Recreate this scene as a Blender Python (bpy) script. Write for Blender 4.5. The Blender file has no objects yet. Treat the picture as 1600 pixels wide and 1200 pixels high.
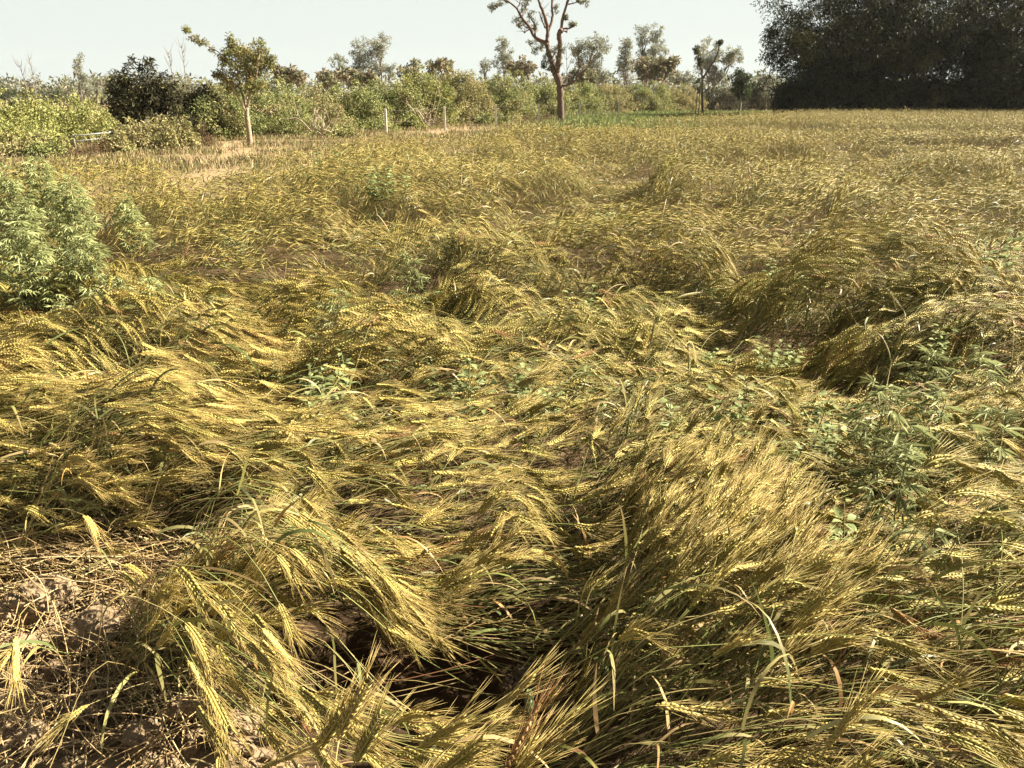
import bpy, math, random
import numpy as np
from mathutils import Vector

SC = bpy.context.scene
COL = SC.collection
R = math.radians
RNG = np.random.default_rng(7)

# ------------------------------------------------------------------ camera, sky, sun, exposure
PITCH, CAM_H, FPX = R(20.5), 1.6, 1202.0
cam_data = bpy.data.cameras.new('camera')
cam = bpy.data.objects.new('camera', cam_data)
COL.objects.link(cam)
cam.location = (0, 0, CAM_H)
cam.rotation_euler = (math.pi / 2 - PITCH, 0, 0)
cam_data.sensor_width = 36.0
cam_data.lens = 36.0 * FPX / 1600.0
cam_data.clip_start, cam_data.clip_end = 0.05, 6000.0
SC.camera = cam

SUN_AZ, SUN_EL = R(78), R(37)          # azimuth clockwise from the view direction (+Y), elevation
world = bpy.data.worlds.new('World')
SC.world = world
world.use_nodes = True
wn, wl = world.node_tree.nodes, world.node_tree.links
bg = wn['Background']
sky = wn.new('ShaderNodeTexSky')
sky.sky_type = 'NISHITA'
sky.sun_disc = False
sky.sun_elevation = SUN_EL
sky.sun_rotation = SUN_AZ
sky.air_density, sky.dust_density, sky.ozone_density = 1.0, 4.0, 1.0
pale = wn.new('ShaderNodeMix')          # a milky, hazy sky: the blue is mostly washed out
pale.data_type = 'RGBA'
geo = wn.new('ShaderNodeTexCoord'); sep = wn.new('ShaderNodeSeparateXYZ'); mrz = wn.new('ShaderNodeMapRange')
wl.new(geo.outputs['Generated'], sep.inputs[0]); wl.new(sep.outputs['Z'], mrz.inputs[0])
mrz.interpolation_type = 'SMOOTHSTEP'   # the haze is thick at the horizon and thin overhead
mrz.inputs[1].default_value, mrz.inputs[2].default_value, mrz.inputs[3].default_value, mrz.inputs[4].default_value = 0.10, 0.26, 0.92, 0.0
wl.new(mrz.outputs[0], pale.inputs['Factor'])
hsv = wn.new('ShaderNodeHueSaturation')
hsv.inputs['Saturation'].default_value = 0.18
hsv.inputs['Value'].default_value = 0.40
wl.new(sky.outputs[0], hsv.inputs['Color'])
wl.new(hsv.outputs[0], pale.inputs[6])
pale.inputs[7].default_value = (4.02, 4.34, 4.06, 1)
wl.new(pale.outputs[2], bg.inputs[0])
bg.inputs[1].default_value = 0.05

sun_data = bpy.data.lights.new('sun', 'SUN')
sun_data.energy = 5.0
sun_data.angle = R(0.5)
sun_data.color = (1.0, 0.905, 0.74)
sun = bpy.data.objects.new('sun', sun_data)
COL.objects.link(sun)
sdir = Vector((math.sin(SUN_AZ) * math.cos(SUN_EL), math.cos(SUN_AZ) * math.cos(SUN_EL), math.sin(SUN_EL)))
sun.rotation_euler = sdir.to_track_quat('Z', 'Y').to_euler()
sun.location = (30, 5, 40)

vs = SC.view_settings
vs.view_transform, vs.look, vs.gamma, vs.use_curve_mapping = 'Standard', 'None', 1.0, False
vs.exposure = 2.12
SC.cycles.use_denoising = True
SC.cycles.max_bounces = 6
SC.cycles.diffuse_bounces = 1
SC.cycles.transmission_bounces = 3
SC.cycles.volume_bounces = 0

# ------------------------------------------------------------------ picture -> place
CP, SP = math.cos(PITCH), math.sin(PITCH)
def ray(px, py):
    a, b = (px - 800.0) / FPX, (600.0 - py) / FPX
    return np.array([a, CP + b * SP, -SP + b * CP])
def at(px, py, z=0.0):                 # the point of height z seen at a pixel of the photograph
    d = ray(px, py)
    t = (z - CAM_H) / d[2]
    return np.array([d[0] * t, d[1] * t, z])
def at_d(px, py, y):                   # the point at distance y seen at a pixel
    d = ray(px, py)
    t = y / d[1]
    return np.array([d[0] * t, y, CAM_H + d[2] * t])

# ------------------------------------------------------------------ noise
def _hash(ix, iy, seed):
    h = (ix.astype(np.int64) * 374761393 + iy.astype(np.int64) * 668265263 + seed * 1442695041) & 0xFFFFFFFF
    h = ((h ^ (h >> 13)) * 1274126177) & 0xFFFFFFFF
    h = (h ^ (h >> 16)) & 0xFFFF
    return h / 32767.5 - 1.0
def vnoise(x, y, seed=0):
    x0, y0 = np.floor(x), np.floor(y)
    fx, fy = x - x0, y - y0
    fx, fy = fx * fx * (3 - 2 * fx), fy * fy * (3 - 2 * fy)
    a, b = _hash(x0, y0, seed), _hash(x0 + 1, y0, seed)
    c, d = _hash(x0, y0 + 1, seed), _hash(x0 + 1, y0 + 1, seed)
    return (a * (1 - fx) + b * fx) * (1 - fy) + (c * (1 - fx) + d * fx) * fy
def fbm(x, y, seed=0, oct=3):
    s, a = 0.0, 1.0
    for k in range(oct):
        s = s + a * vnoise(x * 2 ** k + 17.3 * k, y * 2 ** k - 9.1 * k, seed + k)
        a *= 0.5
    return s / 1.6
def sstep(a, b, x):
    t = np.clip((x - a) / (b - a), 0, 1)
    return t * t * (3 - 2 * t)
def nrm(v):
    return v / np.maximum(np.linalg.norm(v, axis=-1, keepdims=True), 1e-9)

# ------------------------------------------------------------------ meshes, things
class MB:                              # gathers triangles and vertex tints for ONE mesh object
    def __init__(self): self.v, self.f, self.c, self.n = [], [], [], 0
    def add(self, v, f, c):
        v = np.asarray(v, np.float32).reshape(-1, 3)
        f = np.asarray(f, np.int64).reshape(-1, 3)
        c = np.broadcast_to(np.asarray(c, np.float32), v.shape)
        self.v.append(v); self.f.append(f + self.n); self.c.append(c); self.n += len(v)
    def mesh(self, name, mat, smooth=True):
        v, f, c = np.concatenate(self.v), np.concatenate(self.f), np.concatenate(self.c)
        return raw_mesh(name, v, f, c, mat, smooth)
    def build(self, name, mat, parent=None, loc=None, smooth=True):
        if loc is not None:
            self.v = [x - np.asarray(loc, np.float32) for x in self.v]
        o = bpy.data.objects.new(name, self.mesh(name, mat, smooth))
        COL.objects.link(o)
        if parent is not None: o.parent = parent
        elif loc is not None: o.location = [float(q) for q in loc]
        return o
def raw_mesh(name, v, f, c, mat, smooth=True):
    me = bpy.data.meshes.new(name)
    nv, nf = len(v), len(f)
    me.vertices.add(nv)
    me.vertices.foreach_set('co', np.ascontiguousarray(v, np.float32).ravel())
    me.loops.add(nf * 3)
    me.loops.foreach_set('vertex_index', np.ascontiguousarray(f, np.int32).ravel())
    me.polygons.add(nf)
    me.polygons.foreach_set('loop_start', np.arange(0, nf * 3, 3, dtype=np.int32))
    me.polygons.foreach_set('use_smooth', np.full(nf, smooth, dtype=bool))
    at_ = me.attributes.new('tint', 'FLOAT_COLOR', 'POINT')
    c4 = np.ones((nv, 4), np.float32); c4[:, :3] = np.clip(c * 0.72, 0, 1)
    at_.data.foreach_set('color', c4.ravel())
    me.update(calc_edges=True)
    me.materials.append(mat)
    return me
def tag(o, label=None, cat=None, group=None, kind=None):
    if label: o['label'] = label
    if cat: o['category'] = cat
    if group: o['group'] = group
    if kind: o['kind'] = kind
    return o
def thing(name, loc, label, cat, group=None):
    o = bpy.data.objects.new(name, None)
    COL.objects.link(o)
    o.location = [float(q) for q in loc]
    o.empty_display_size = 0.1
    return tag(o, label, cat, group)

# ------------------------------------------------------------------ materials
def mat_tint(name, rough=0.7, trans=0.0, spec=0.3, mottle=0.0, mscale=30.0, bump=0.0):
    m = bpy.data.materials.new(name); m.use_nodes = True
    n, l = m.node_tree.nodes, m.node_tree.links
    p, out = n['Principled BSDF'], n['Material Output']
    a = n.new('ShaderNodeAttribute'); a.attribute_name = 'tint'
    col = a.outputs['Color']
    if mottle or bump:
        tc = n.new('ShaderNodeTexCoord')
        nz = n.new('ShaderNodeTexNoise'); nz.inputs['Scale'].default_value = mscale; nz.inputs['Detail'].default_value = 6
        l.new(tc.outputs['Object'], nz.inputs['Vector'])
        if mottle:
            mr = n.new('ShaderNodeMapRange')
            mr.inputs[3].default_value, mr.inputs[4].default_value = 1 - mottle, 1 + mottle
            l.new(nz.outputs[0], mr.inputs[0])
            mx = n.new('ShaderNodeMix'); mx.data_type = 'RGBA'; mx.blend_type = 'MULTIPLY'; mx.inputs[0].default_value = 1
            l.new(col, mx.inputs[6]); l.new(mr.outputs[0], mx.inputs[7]); col = mx.outputs[2]
        if bump:
            bp = n.new('ShaderNodeBump'); bp.inputs['Strength'].default_value = 0.8; bp.inputs['Distance'].default_value = bump
            l.new(nz.outputs[0], bp.inputs['Height']); l.new(bp.outputs[0], p.inputs['Normal'])
    l.new(col, p.inputs['Base Color'])
    p.inputs['Roughness'].default_value = rough
    p.inputs['Specular IOR Level'].default_value = spec
    if trans:
        t = n.new('ShaderNodeBsdfTranslucent'); l.new(col, t.inputs[0])
        x = n.new('ShaderNodeMixShader'); x.inputs[0].default_value = trans
        l.new(p.outputs[0], x.inputs[1]); l.new(t.outputs[0], x.inputs[2]); l.new(x.outputs[0], out.inputs[0])
    return m
M_WHEAT = mat_tint('ripening_wheat', 0.5, 0.12, 0.3)
M_STEM = mat_tint('wheat_stem', 0.5, 0.05, 0.3)
M_LEAF = mat_tint('leaf', 0.6, 0.28, 0.15)
M_GLOSS = mat_tint('waxy_leaf', 0.55, 0.12, 0.1)
M_BARK = mat_tint('bark', 0.9, 0, 0.1, 0.45, 14.0, 0.03)
M_SOIL = mat_tint('dry_soil', 0.95, 0, 0.05, 0.35, 22.0, 0.012)
M_STRAW = mat_tint('straw', 0.55, 0.10, 0.3)
M_CONCRETE = mat_tint('weathered_concrete', 0.85, 0, 0.1, 0.2, 20.0, 0.004)
M_WIRE = mat_tint('galvanised_wire', 0.4, 0, 0.5)

# ------------------------------------------------------------------ shape helpers
def tube(mb, pts, rad, col, sides=6, cap=True):
    pts = np.asarray(pts, float); n = len(pts)
    rad = np.broadcast_to(np.asarray(rad, float), (n,))
    col = np.broadcast_to(np.asarray(col, float), (n, 3))
    T = nrm(np.gradient(pts, axis=0))
    ref = np.array([1.0, 0.2, 0.1]) if abs(T[:, 2]).mean() > 0.6 else np.array([0.1, 0.2, 1.0])
    A = nrm(np.cross(T, ref)); B = np.cross(T, A)
    a = np.arange(sides) * 2 * math.pi / sides
    V = pts[:, None] + rad[:, None, None] * (np.cos(a)[None, :, None] * A[:, None] + np.sin(a)[None, :, None] * B[:, None])
    i = np.arange(n - 1)[:, None] * sides; j = np.arange(sides)[None]; k = (j + 1) % sides
    F = np.stack([np.stack([i + j, i + k, i + sides + k], -1), np.stack([i + j, i + sides + k, i + sides + j], -1)], 2).reshape(-1, 3)
    V = V.reshape(-1, 3); C = np.repeat(col, sides, 0)
    if cap:
        V = np.vstack([V, pts[-1:], pts[:1]]); C = np.vstack([C, col[-1:], col[:1]])
        e = n * sides
        jj = np.arange(sides); kk = (jj + 1) % sides
        F = np.vstack([F, np.stack([(n - 1) * sides + jj, (n - 1) * sides + kk, np.full(sides, e)], -1), np.stack([kk, jj, np.full(sides, e + 1)], -1)])
    mb.add(V, F, C)
def smooth_line(pts, m=6):             # Catmull-Rom through the points
    p = np.asarray(pts, float)
    q = np.vstack([2 * p[0] - p[1], p, 2 * p[-1] - p[-2]])
    out = []
    for i in range(1, len(q) - 2):
        for t in np.arange(m) / m:
            out.append(0.5 * (2 * q[i] + (q[i + 1] - q[i - 1]) * t + (2 * q[i - 1] - 5 * q[i] + 4 * q[i + 1] - q[i + 2]) * t * t + (3 * q[i] - q[i - 1] - 3 * q[i + 1] + q[i + 2]) * t ** 3))
    out.append(p[-1])
    return np.array(out)
def leaves(mb, P, D, Nn, L, W, C, droop=0.15, fold=0.25):
    """folded pointed leaves: base P, direction D, upper side Nn, length L, width W, colour C"""
    N = len(P)
    D = nrm(D); S = nrm(np.cross(D, Nn)); U = np.cross(S, D)
    L = np.broadcast_to(L, (N,))[:, None]; W = np.broadcast_to(W, (N,))[:, None]
    mid = P + D * L * 0.45 + U * W * fold
    tip = P + D * L - U * L * droop
    V = np.stack([P, mid - S * W / 2, mid + S * W / 2, tip], 1)
    b = np.arange(N)[:, None] * 4
    F = np.concatenate([b + np.array([[0, 1, 3]]), b + np.array([[0, 3, 2]])])
    mb.add(V, F, np.repeat(np.broadcast_to(C, (N, 3)), 4, 0))
def rand_unit(n, rng):
    return nrm(rng.normal(size=(n, 3)))

QN = (600, 560, 400, 150, 45)          # wheat plants per square metre, near to far
N_STALKS = 300
HAZE = 0.00012

# ------------------------------------------------------------------ the lie of the crop
def feature(px, py, z, rx, ry, h=None):
    p = at(px, py, z)
    return (p[0], p[1], rx, ry, z if h is None else h)
EDGE = np.array([(-30, -2), (-9, 6.0), (-6.6, 9.4), (-4.4, 12.6), (-3.5, 16.5), (-1.7, 20.5), (1.35, 27), (5.7, 34), (10.4, 41.5), (20, 54), (75, 60)], float)
def edge_dist(x, y):                   # metres inside the field from its far and left edge
    best = np.full(np.shape(x), 1e9); sign = np.ones(np.shape(x))
    for (ax, ay), (bx, by) in zip(EDGE[:-1], EDGE[1:]):
        dx, dy = bx - ax, by - ay
        t = np.clip(((x - ax) * dx + (y - ay) * dy) / (dx * dx + dy * dy), 0, 1)
        d = np.hypot(x - ax - t * dx, y - ay - t * dy)
        s = np.where((x - ax) * dy - (y - ay) * dx > 0, 1.0, -1.0)
        sign = np.where(d < best, s, sign); best = np.minimum(best, d)
    return best * sign
FEAT = np.array([feature(*a) for a in [
    # drapes and hollows close by
    (430, 790, .50, .30, .22), (530, 850, .46, .22, .12), (300, 750, .50, .30, .2), (130, 730, .46, .3, .25),
    (640, 985, .05, .17, .22), (515, 975, .03, .12, .14), (740, 1030, .04, .24, .28), (860, 930, .06, .14, .14),
    (700, 940, .05, .14, .12), (600, 1100, .04, .26, .14), (800, 1130, .04, .18, .14),
    (720, 760, .46, .26, .18), (800, 800, .42, .2, .12), (480, 640, .46, .35, .2), (560, 672, .42, .2, .15), (620, 722, .10, .13, .09),
    (410, 885, .40, .16, .12), (260, 940, .22, .12, .12),
    (1100, 925, .50, .20, .12), (1300, 880, .50, .35, .25), (1450, 1000, .52, .35, .25), (1270, 1090, .46, .25, .15), (1560, 880, .5, .3, .2),
    (1060, 1030, .14, .10, .10), (1190, 785, .10, .22, .08), (1500, 925, .22, .18, .05), (1120, 1120, .18, .10, .06), (1420, 1075, .25, .15, .05),
    (230, 600, .58, .2, .2), (60, 640, .5, .3, .2), (380, 700, .2, .25, .08), (60, 870, .12, .3, .12), (985, 905, .52, .10, .12), (1010, 1000, .50, .08, .10), (960, 1110, .46, .10, .12),
    # swells of the middle distance
    (1400, 385, .70, .60, .34), (1370, 468, .10, .60, .20), (960, 364, .62, .85, .34), (950, 424, .10, .85, .24),
    (1180, 348, .56, .35, .3), (1180, 382, .08, .35, .2), (1480, 314, .66, .9, .4), (1470, 347, .08, .8, .3), (1350, 308, .5, .3, .3),
    (650, 322, .78, .42, .4), (640, 366, .06, .5, .3), (720, 335, .6, .3, .3), (340, 284, .76, .7, .5), (350, 322, .08, .6, .35),
    (480, 300, .7, .4, .4), (200, 290, .7, .5, .4), (440, 350, .5, .3, .3),
    (1060, 242, .86, 1.0, .7), (1080, 286, .06, 1.1, .6), (1280, 262, .7, .9, .5), (1280, 288, .08, 1.0, .4), (760, 250, .7, .7, .5), (760, 280, .08, .8, .4), (560, 262, .75, .7, .5), (560, 292, .08, .8, .4), (850, 232, .78, .35, .5), (850, 262, .12, .4, .5), (1400, 256, .7, .9, .6), (1400, 280, .1, 1.1, .4),
    (1540, 474, .5, .4, .25), (1530, 508, .05, .35, .15), (1120, 600, .15, .3, .1), (900, 600, .14, .25, .1), (1330, 640, .1, .2, .1),
    (540, 450, .45, .4, .2), (1370, 735, .12, .24, .12), (1430, 720, .14, .2, .1), (1110, 515, .12, .2, .12), (1470, 625, .12, .3, .1), (590, 480, .12, .3, .15), (1560, 600, .2, .2, .1), (1250, 225, .8, 1.6, 1.0), (1000, 210, .8, 1.4, 1.0)]])
def standing(x, y, ed=None):
    ed = edge_dist(x, y) if ed is None else ed
    n = fbm(x * 0.45, y * 0.45, 31)
    left = sstep(3.75, 3.55, ed + n * 3.4) * sstep(6.5, 8.5, y)
    far = sstep(26.5, 26.8, y + n * 4.0)
    patch = sstep(.30, .32, fbm(x * .42 + 3, y * .62, 37)) * sstep(8.5, 10.5, y)
    return np.maximum(np.maximum(left, far), patch * .92)
def ridge(x0, x1, ytop, ybase, deep=1.0):
    f = at((x0 + x1) / 2, ybase, .08)
    w = (x1 - x0) / 2 / FPX * f[1] * 1.03
    tz = CAM_H - f[1] * math.tan(PITCH - math.atan((600 - ytop) / FPX))
    return f[0], f[1], w, deep, min(max(tz, .35), .9), max(.35, .13 * f[1])
RIDGES = [ridge(*r) for r in [(830, 1290, 204, 224, 3), (1290, 1680, 212, 236, 3), (1000, 1170, 233, 285), (1170, 1420, 256, 286), (1430, 1660, 246, 278, 1.4), (610, 770, 224, 252, 1.2), (420, 530, 240, 272), (140, 330, 272, 316, .8),
    (330, 490, 276, 322, .8), (560, 770, 312, 362, .7), (810, 880, 220, 258), (1310, 1420, 298, 326, .7), (1390, 1640, 306, 348, .8), (850, 1090, 352, 424, .7), (1150, 1270, 344, 380, .5), (1250, 1550, 372, 468, .8),
    (700, 960, 262, 286, .8), (480, 640, 382, 420, .4), (120, 330, 372, 420, .5), (1240, 1420, 220, 246, 1.2), (900, 1010, 300, 322, .6), (1100, 1290, 420, 452, .4)]]
def canopy(x, y, ed=None):
    d = np.hypot(x, y)
    S = standing(x, y, ed)
    near = sstep(4.5, 2.0, d)
    base = 0.12 + 0.20 * near
    wx = x + 0.35 * vnoise(x * 0.8, y * 0.8, 3); wy = y + 0.35 * vnoise(x * 0.8, y * 0.8, 5)
    a = fbm(wx * 0.55, wy * 0.75, 11)
    b = fbm(wx * 1.5, wy * 2.2, 21)
    rid = 1 - np.abs(fbm(wx * 0.62 + 5, wy * 1.15, 41)) * 2.0
    amp = (1 - 0.62 * near) * (1 - .45 * sstep(7, 10, d))
    h = base + amp * (0.36 * a + 0.30 * b + 0.17 * rid)
    h = np.clip(h, 0.03, 0.72)
    h = h * (1 - S) + S * (0.80 + 0.05 * a + 0.04 * b)
    bd = lambda yy: sstep(.15, .17, fbm(x * .26 + 9, yy * .34 + .4 * vnoise(x * .5, yy * .4, 12), 39)) * sstep(7.5, 8.0, yy)
    band = bd(y) * (1 - S)
    h = h * (1 - band) + band * np.maximum(h, .66 + .12 * b)
    fr = np.maximum(bd(y + .3), bd(y + .4 + .05 * y)) * (1 - band) * (1 - S)      # the crop before a swell is pressed flat
    fs = np.maximum(standing(x, y + .4), standing(x, y + 1.2)) * (1 - S)
    h = h * (1 - .6 * np.maximum(fr, fs))
    num, den = np.ones_like(h), np.ones_like(h)
    num = h.copy()
    for fx, fy, rx, ry, fh in FEAT:
        q = ((x - fx) / rx) ** 2 + ((y - fy) / ry) ** 2
        w = 7.0 * np.exp(-q * 1.1) * (q < 8)
        if fh > .5 and fy > 3.5: w = w * sstep(fy - ry * .7 - .05, fy - ry * .7 + .05, y)
        num += w * fh; den += w
    h = num / den
    wob = y + .22 * vnoise(x * 1.3, y * 1.3, 15) + .10 * vnoise(x * 4, y * 4, 16)
    for rx, ry, w, deep, tz, val in RIDGES:
        m = (np.abs(x - rx) < w + .5) & (np.abs(y - ry) < deep + val + .6)
        if not m.any(): continue
        ex = sstep(w + .25, w - .25, np.abs(x - rx) + .18 * vnoise(y * 2, x * 2, 18)) * m
        top = ex * sstep(ry - .05, ry + .03, wob) * sstep(ry + deep + .5, ry + deep, wob)
        low = ex * sstep(ry - val - .25, ry - val, wob) * (wob < ry - .02)
        h = h * (1 - top) + top * (tz + .05 * vnoise(x * 2.2, y * 2.2, 19)); h = h * (1 - .65 * low)
    return h
def gap(x, y):                         # how thin the crop lies: hollows before the swells and torn streaks
    g = np.zeros_like(x)
    for fx, fy, rx, ry, fh in FEAT:
        if fh < .16:
            g = np.maximum(g, 0.92 * np.exp(-(((x - fx) / rx) ** 2 + ((y - fy) / ry) ** 2) * 1.0))
    wx = x + .3 * vnoise(x * 1.1, y * 1.1, 7)
    s = fbm(wx * 0.9, y * 2.6 + .5 * vnoise(x * .7, y * .7, 8), 81)
    s2 = fbm(wx * 2.1 + 9, y * 5.0, 85)
    g = np.maximum(g, 0.9 * sstep(.18, .42, s)); g = np.maximum(g, 0.85 * sstep(.22, .48, s2))
    return g
def flow(x, y):                        # heading of the laid stems, radians from +X
    k = 1 - .62 * sstep(5.5, 9, y)
    a = 0.05 + k * (0.55 * fbm(x * 0.35, y * 0.35, 61) + 0.40 * fbm(x * 1.1, y * 1.1, 71))
    d = np.hypot(x + 0.1, y - 1.9)
    return a - 0.25 * np.exp(-(d / 0.8) ** 2)
def poly(pts): return np.array([at(px, py, 0.0)[:2] for px, py in pts])
def inside(x, y, P):
    r = np.zeros(np.shape(x), bool)
    for (ax, ay), (bx, by) in zip(P, np.roll(P, -1, 0)):
        c = (ay > y) != (by > y)
        with np.errstate(divide='ignore', invalid='ignore'):
            r ^= c & (x < (bx - ax) * (y - ay) / (by - ay + 1e-12) + ax)
    return r
BARE = poly([(-300, 890), (60, 905), (165, 905), (190, 985), (330, 1050), (420, 1100), (500, 1140)])
BARE = np.vstack([BARE, [(-.34, 1.0), (-.42, 0.2), (-3, 0.2), (-3, 1.9)]])
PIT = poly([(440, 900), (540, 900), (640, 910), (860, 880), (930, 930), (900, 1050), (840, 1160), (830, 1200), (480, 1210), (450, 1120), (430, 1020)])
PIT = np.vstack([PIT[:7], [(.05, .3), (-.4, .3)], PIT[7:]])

# ------------------------------------------------------------------ wheat stems, ears, leaves (all arrays)
def locks(P, size, seed):
    """stems fall together in locks: centre and number of the lock each base belongs to"""
    gx, gy = np.floor(P[:, 0] / size), np.floor(P[:, 1] / size)
    best = np.full(len(P), 1e9); cx = np.zeros(len(P)); cy = np.zeros(len(P)); h1 = np.zeros(len(P)); h2 = np.zeros(len(P))
    for dx in (-1, 0, 1):
        for dy in (-1, 0, 1):
            ax, ay = gx + dx, gy + dy
            px_ = (ax + .5 + .48 * _hash(ax, ay, seed)) * size; py_ = (ay + .5 + .48 * _hash(ax, ay, seed + 1)) * size
            d = (P[:, 0] - px_) ** 2 * .6 + (P[:, 1] - py_) ** 2
            m = d < best
            best = np.where(m, d, best); cx = np.where(m, px_, cx); cy = np.where(m, py_, cy)
            h1 = np.where(m, _hash(ax, ay, seed + 2), h1); h2 = np.where(m, _hash(ax, ay, seed + 3), h2)
    return np.column_stack([cx, cy]), h1, h2
def march(P, L, el, u, az, M, hover=None, ear_seg=4, droop=0.05, wmin=0.4, lat=None, cap=0.93, sink=0.0):
    """stem centre lines that climb to the canopy and lie along it: (N, M+1+ear_seg, 3)"""
    N = len(P)
    ds = L / M
    pos = np.column_stack([P, np.full(N, 0.0)])
    out = [pos.copy()]
    pdz = np.where(wmin < .5, .55, .93) * np.ones(N)
    for k in range(M + ear_seg):
        step = ds if k < M else el / ear_seg
        a = flow(pos[:, 0], pos[:, 1]) + az
        if hover is not None: a = np.where(hover > 1.5, az, a)
        lx = pos[:, 0] + np.cos(a) * step * 1.4; ly = pos[:, 1] + np.sin(a) * step * 1.4
        H = canopy(lx, ly)
        if hover is not None: H = np.where(np.isnan(hover), H, hover)
        tgt = np.maximum(u * H * (wmin + (1 - wmin) * sstep(.05, .5, k / M)) - sink * (1 - sstep(.58, .88, k / M)), .0) + 0.02
        if k >= M: tgt = tgt - droop * (k - M + 1) / ear_seg
        dz = np.clip((tgt - pos[:, 2]) / (step * 1.5), -0.88, cap)
        dz = 0.45 * pdz + 0.55 * dz
        dz = np.where(pos[:, 2] + dz * step < 0.012, np.maximum(dz, (0.012 - pos[:, 2]) / step), dz)
        dz = np.clip(dz, -0.95, 0.97)
        pdz = dz
        hz = np.sqrt(1 - dz * dz) * step
        pos = pos + np.column_stack([np.cos(a) * hz, np.sin(a) * hz, dz * step])
        if lat is not None: pos[:, :2] -= lat * (1.0 / M if k < M else 0.35 / M)
        out.append(pos.copy())
    return np.stack(out, 1)
def lerp_line(C, t):                   # C (N,K,3), t (m,) in index units -> (N,m,3)
    i = np.clip(np.floor(t).astype(int), 0, C.shape[1] - 2); f = (t - i)[None, :, None]
    return C[:, i] * (1 - f) + C[:, i + 1] * f
def frames(C):
    T = nrm(np.gradient(C, axis=1))
    ref = np.zeros_like(T); ref[..., 2] = 1; ref[..., 1] += 0.15
    A = nrm(np.cross(T, ref)); B = np.cross(A, T)
    return T, A, B
def tile(F, N, V):
    F = np.asarray(F, np.int64)
    return (F[None] + (np.arange(N) * V)[:, None, None]).reshape(-1, 3)
def stem_arr(C, M, r0, r1, sides, col0, col1, rng):
    """(N,V,3) verts, one-stem faces, (N,V,3) colours"""
    S = C[:, :M + 1]; N, K = S.shape[:2]
    T, A, B = frames(S)
    rad = np.linspace(1, 0, K)[None, :, None] * (r0 - r1) + r1
    if sides == 2:
        V = np.stack([S - A * rad, S + A * rad], 2)
    else:
        a = np.arange(sides) * 2 * math.pi / sides
        V = np.stack([S + rad * (math.cos(q) * A + math.sin(q) * B) for q in a], 2)
    F = []
    for i in range(K - 1):
        for j in range(sides if sides > 2 else 1):
            k = (j + 1) % sides
            F += [(i * sides + j, i * sides + k, (i + 1) * sides + k), (i * sides + j, (i + 1) * sides + k, (i + 1) * sides + j)]
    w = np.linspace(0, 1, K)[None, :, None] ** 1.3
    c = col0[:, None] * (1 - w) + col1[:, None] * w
    return V.reshape(N, -1, 3), F, np.repeat(c, sides, 1)
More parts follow.
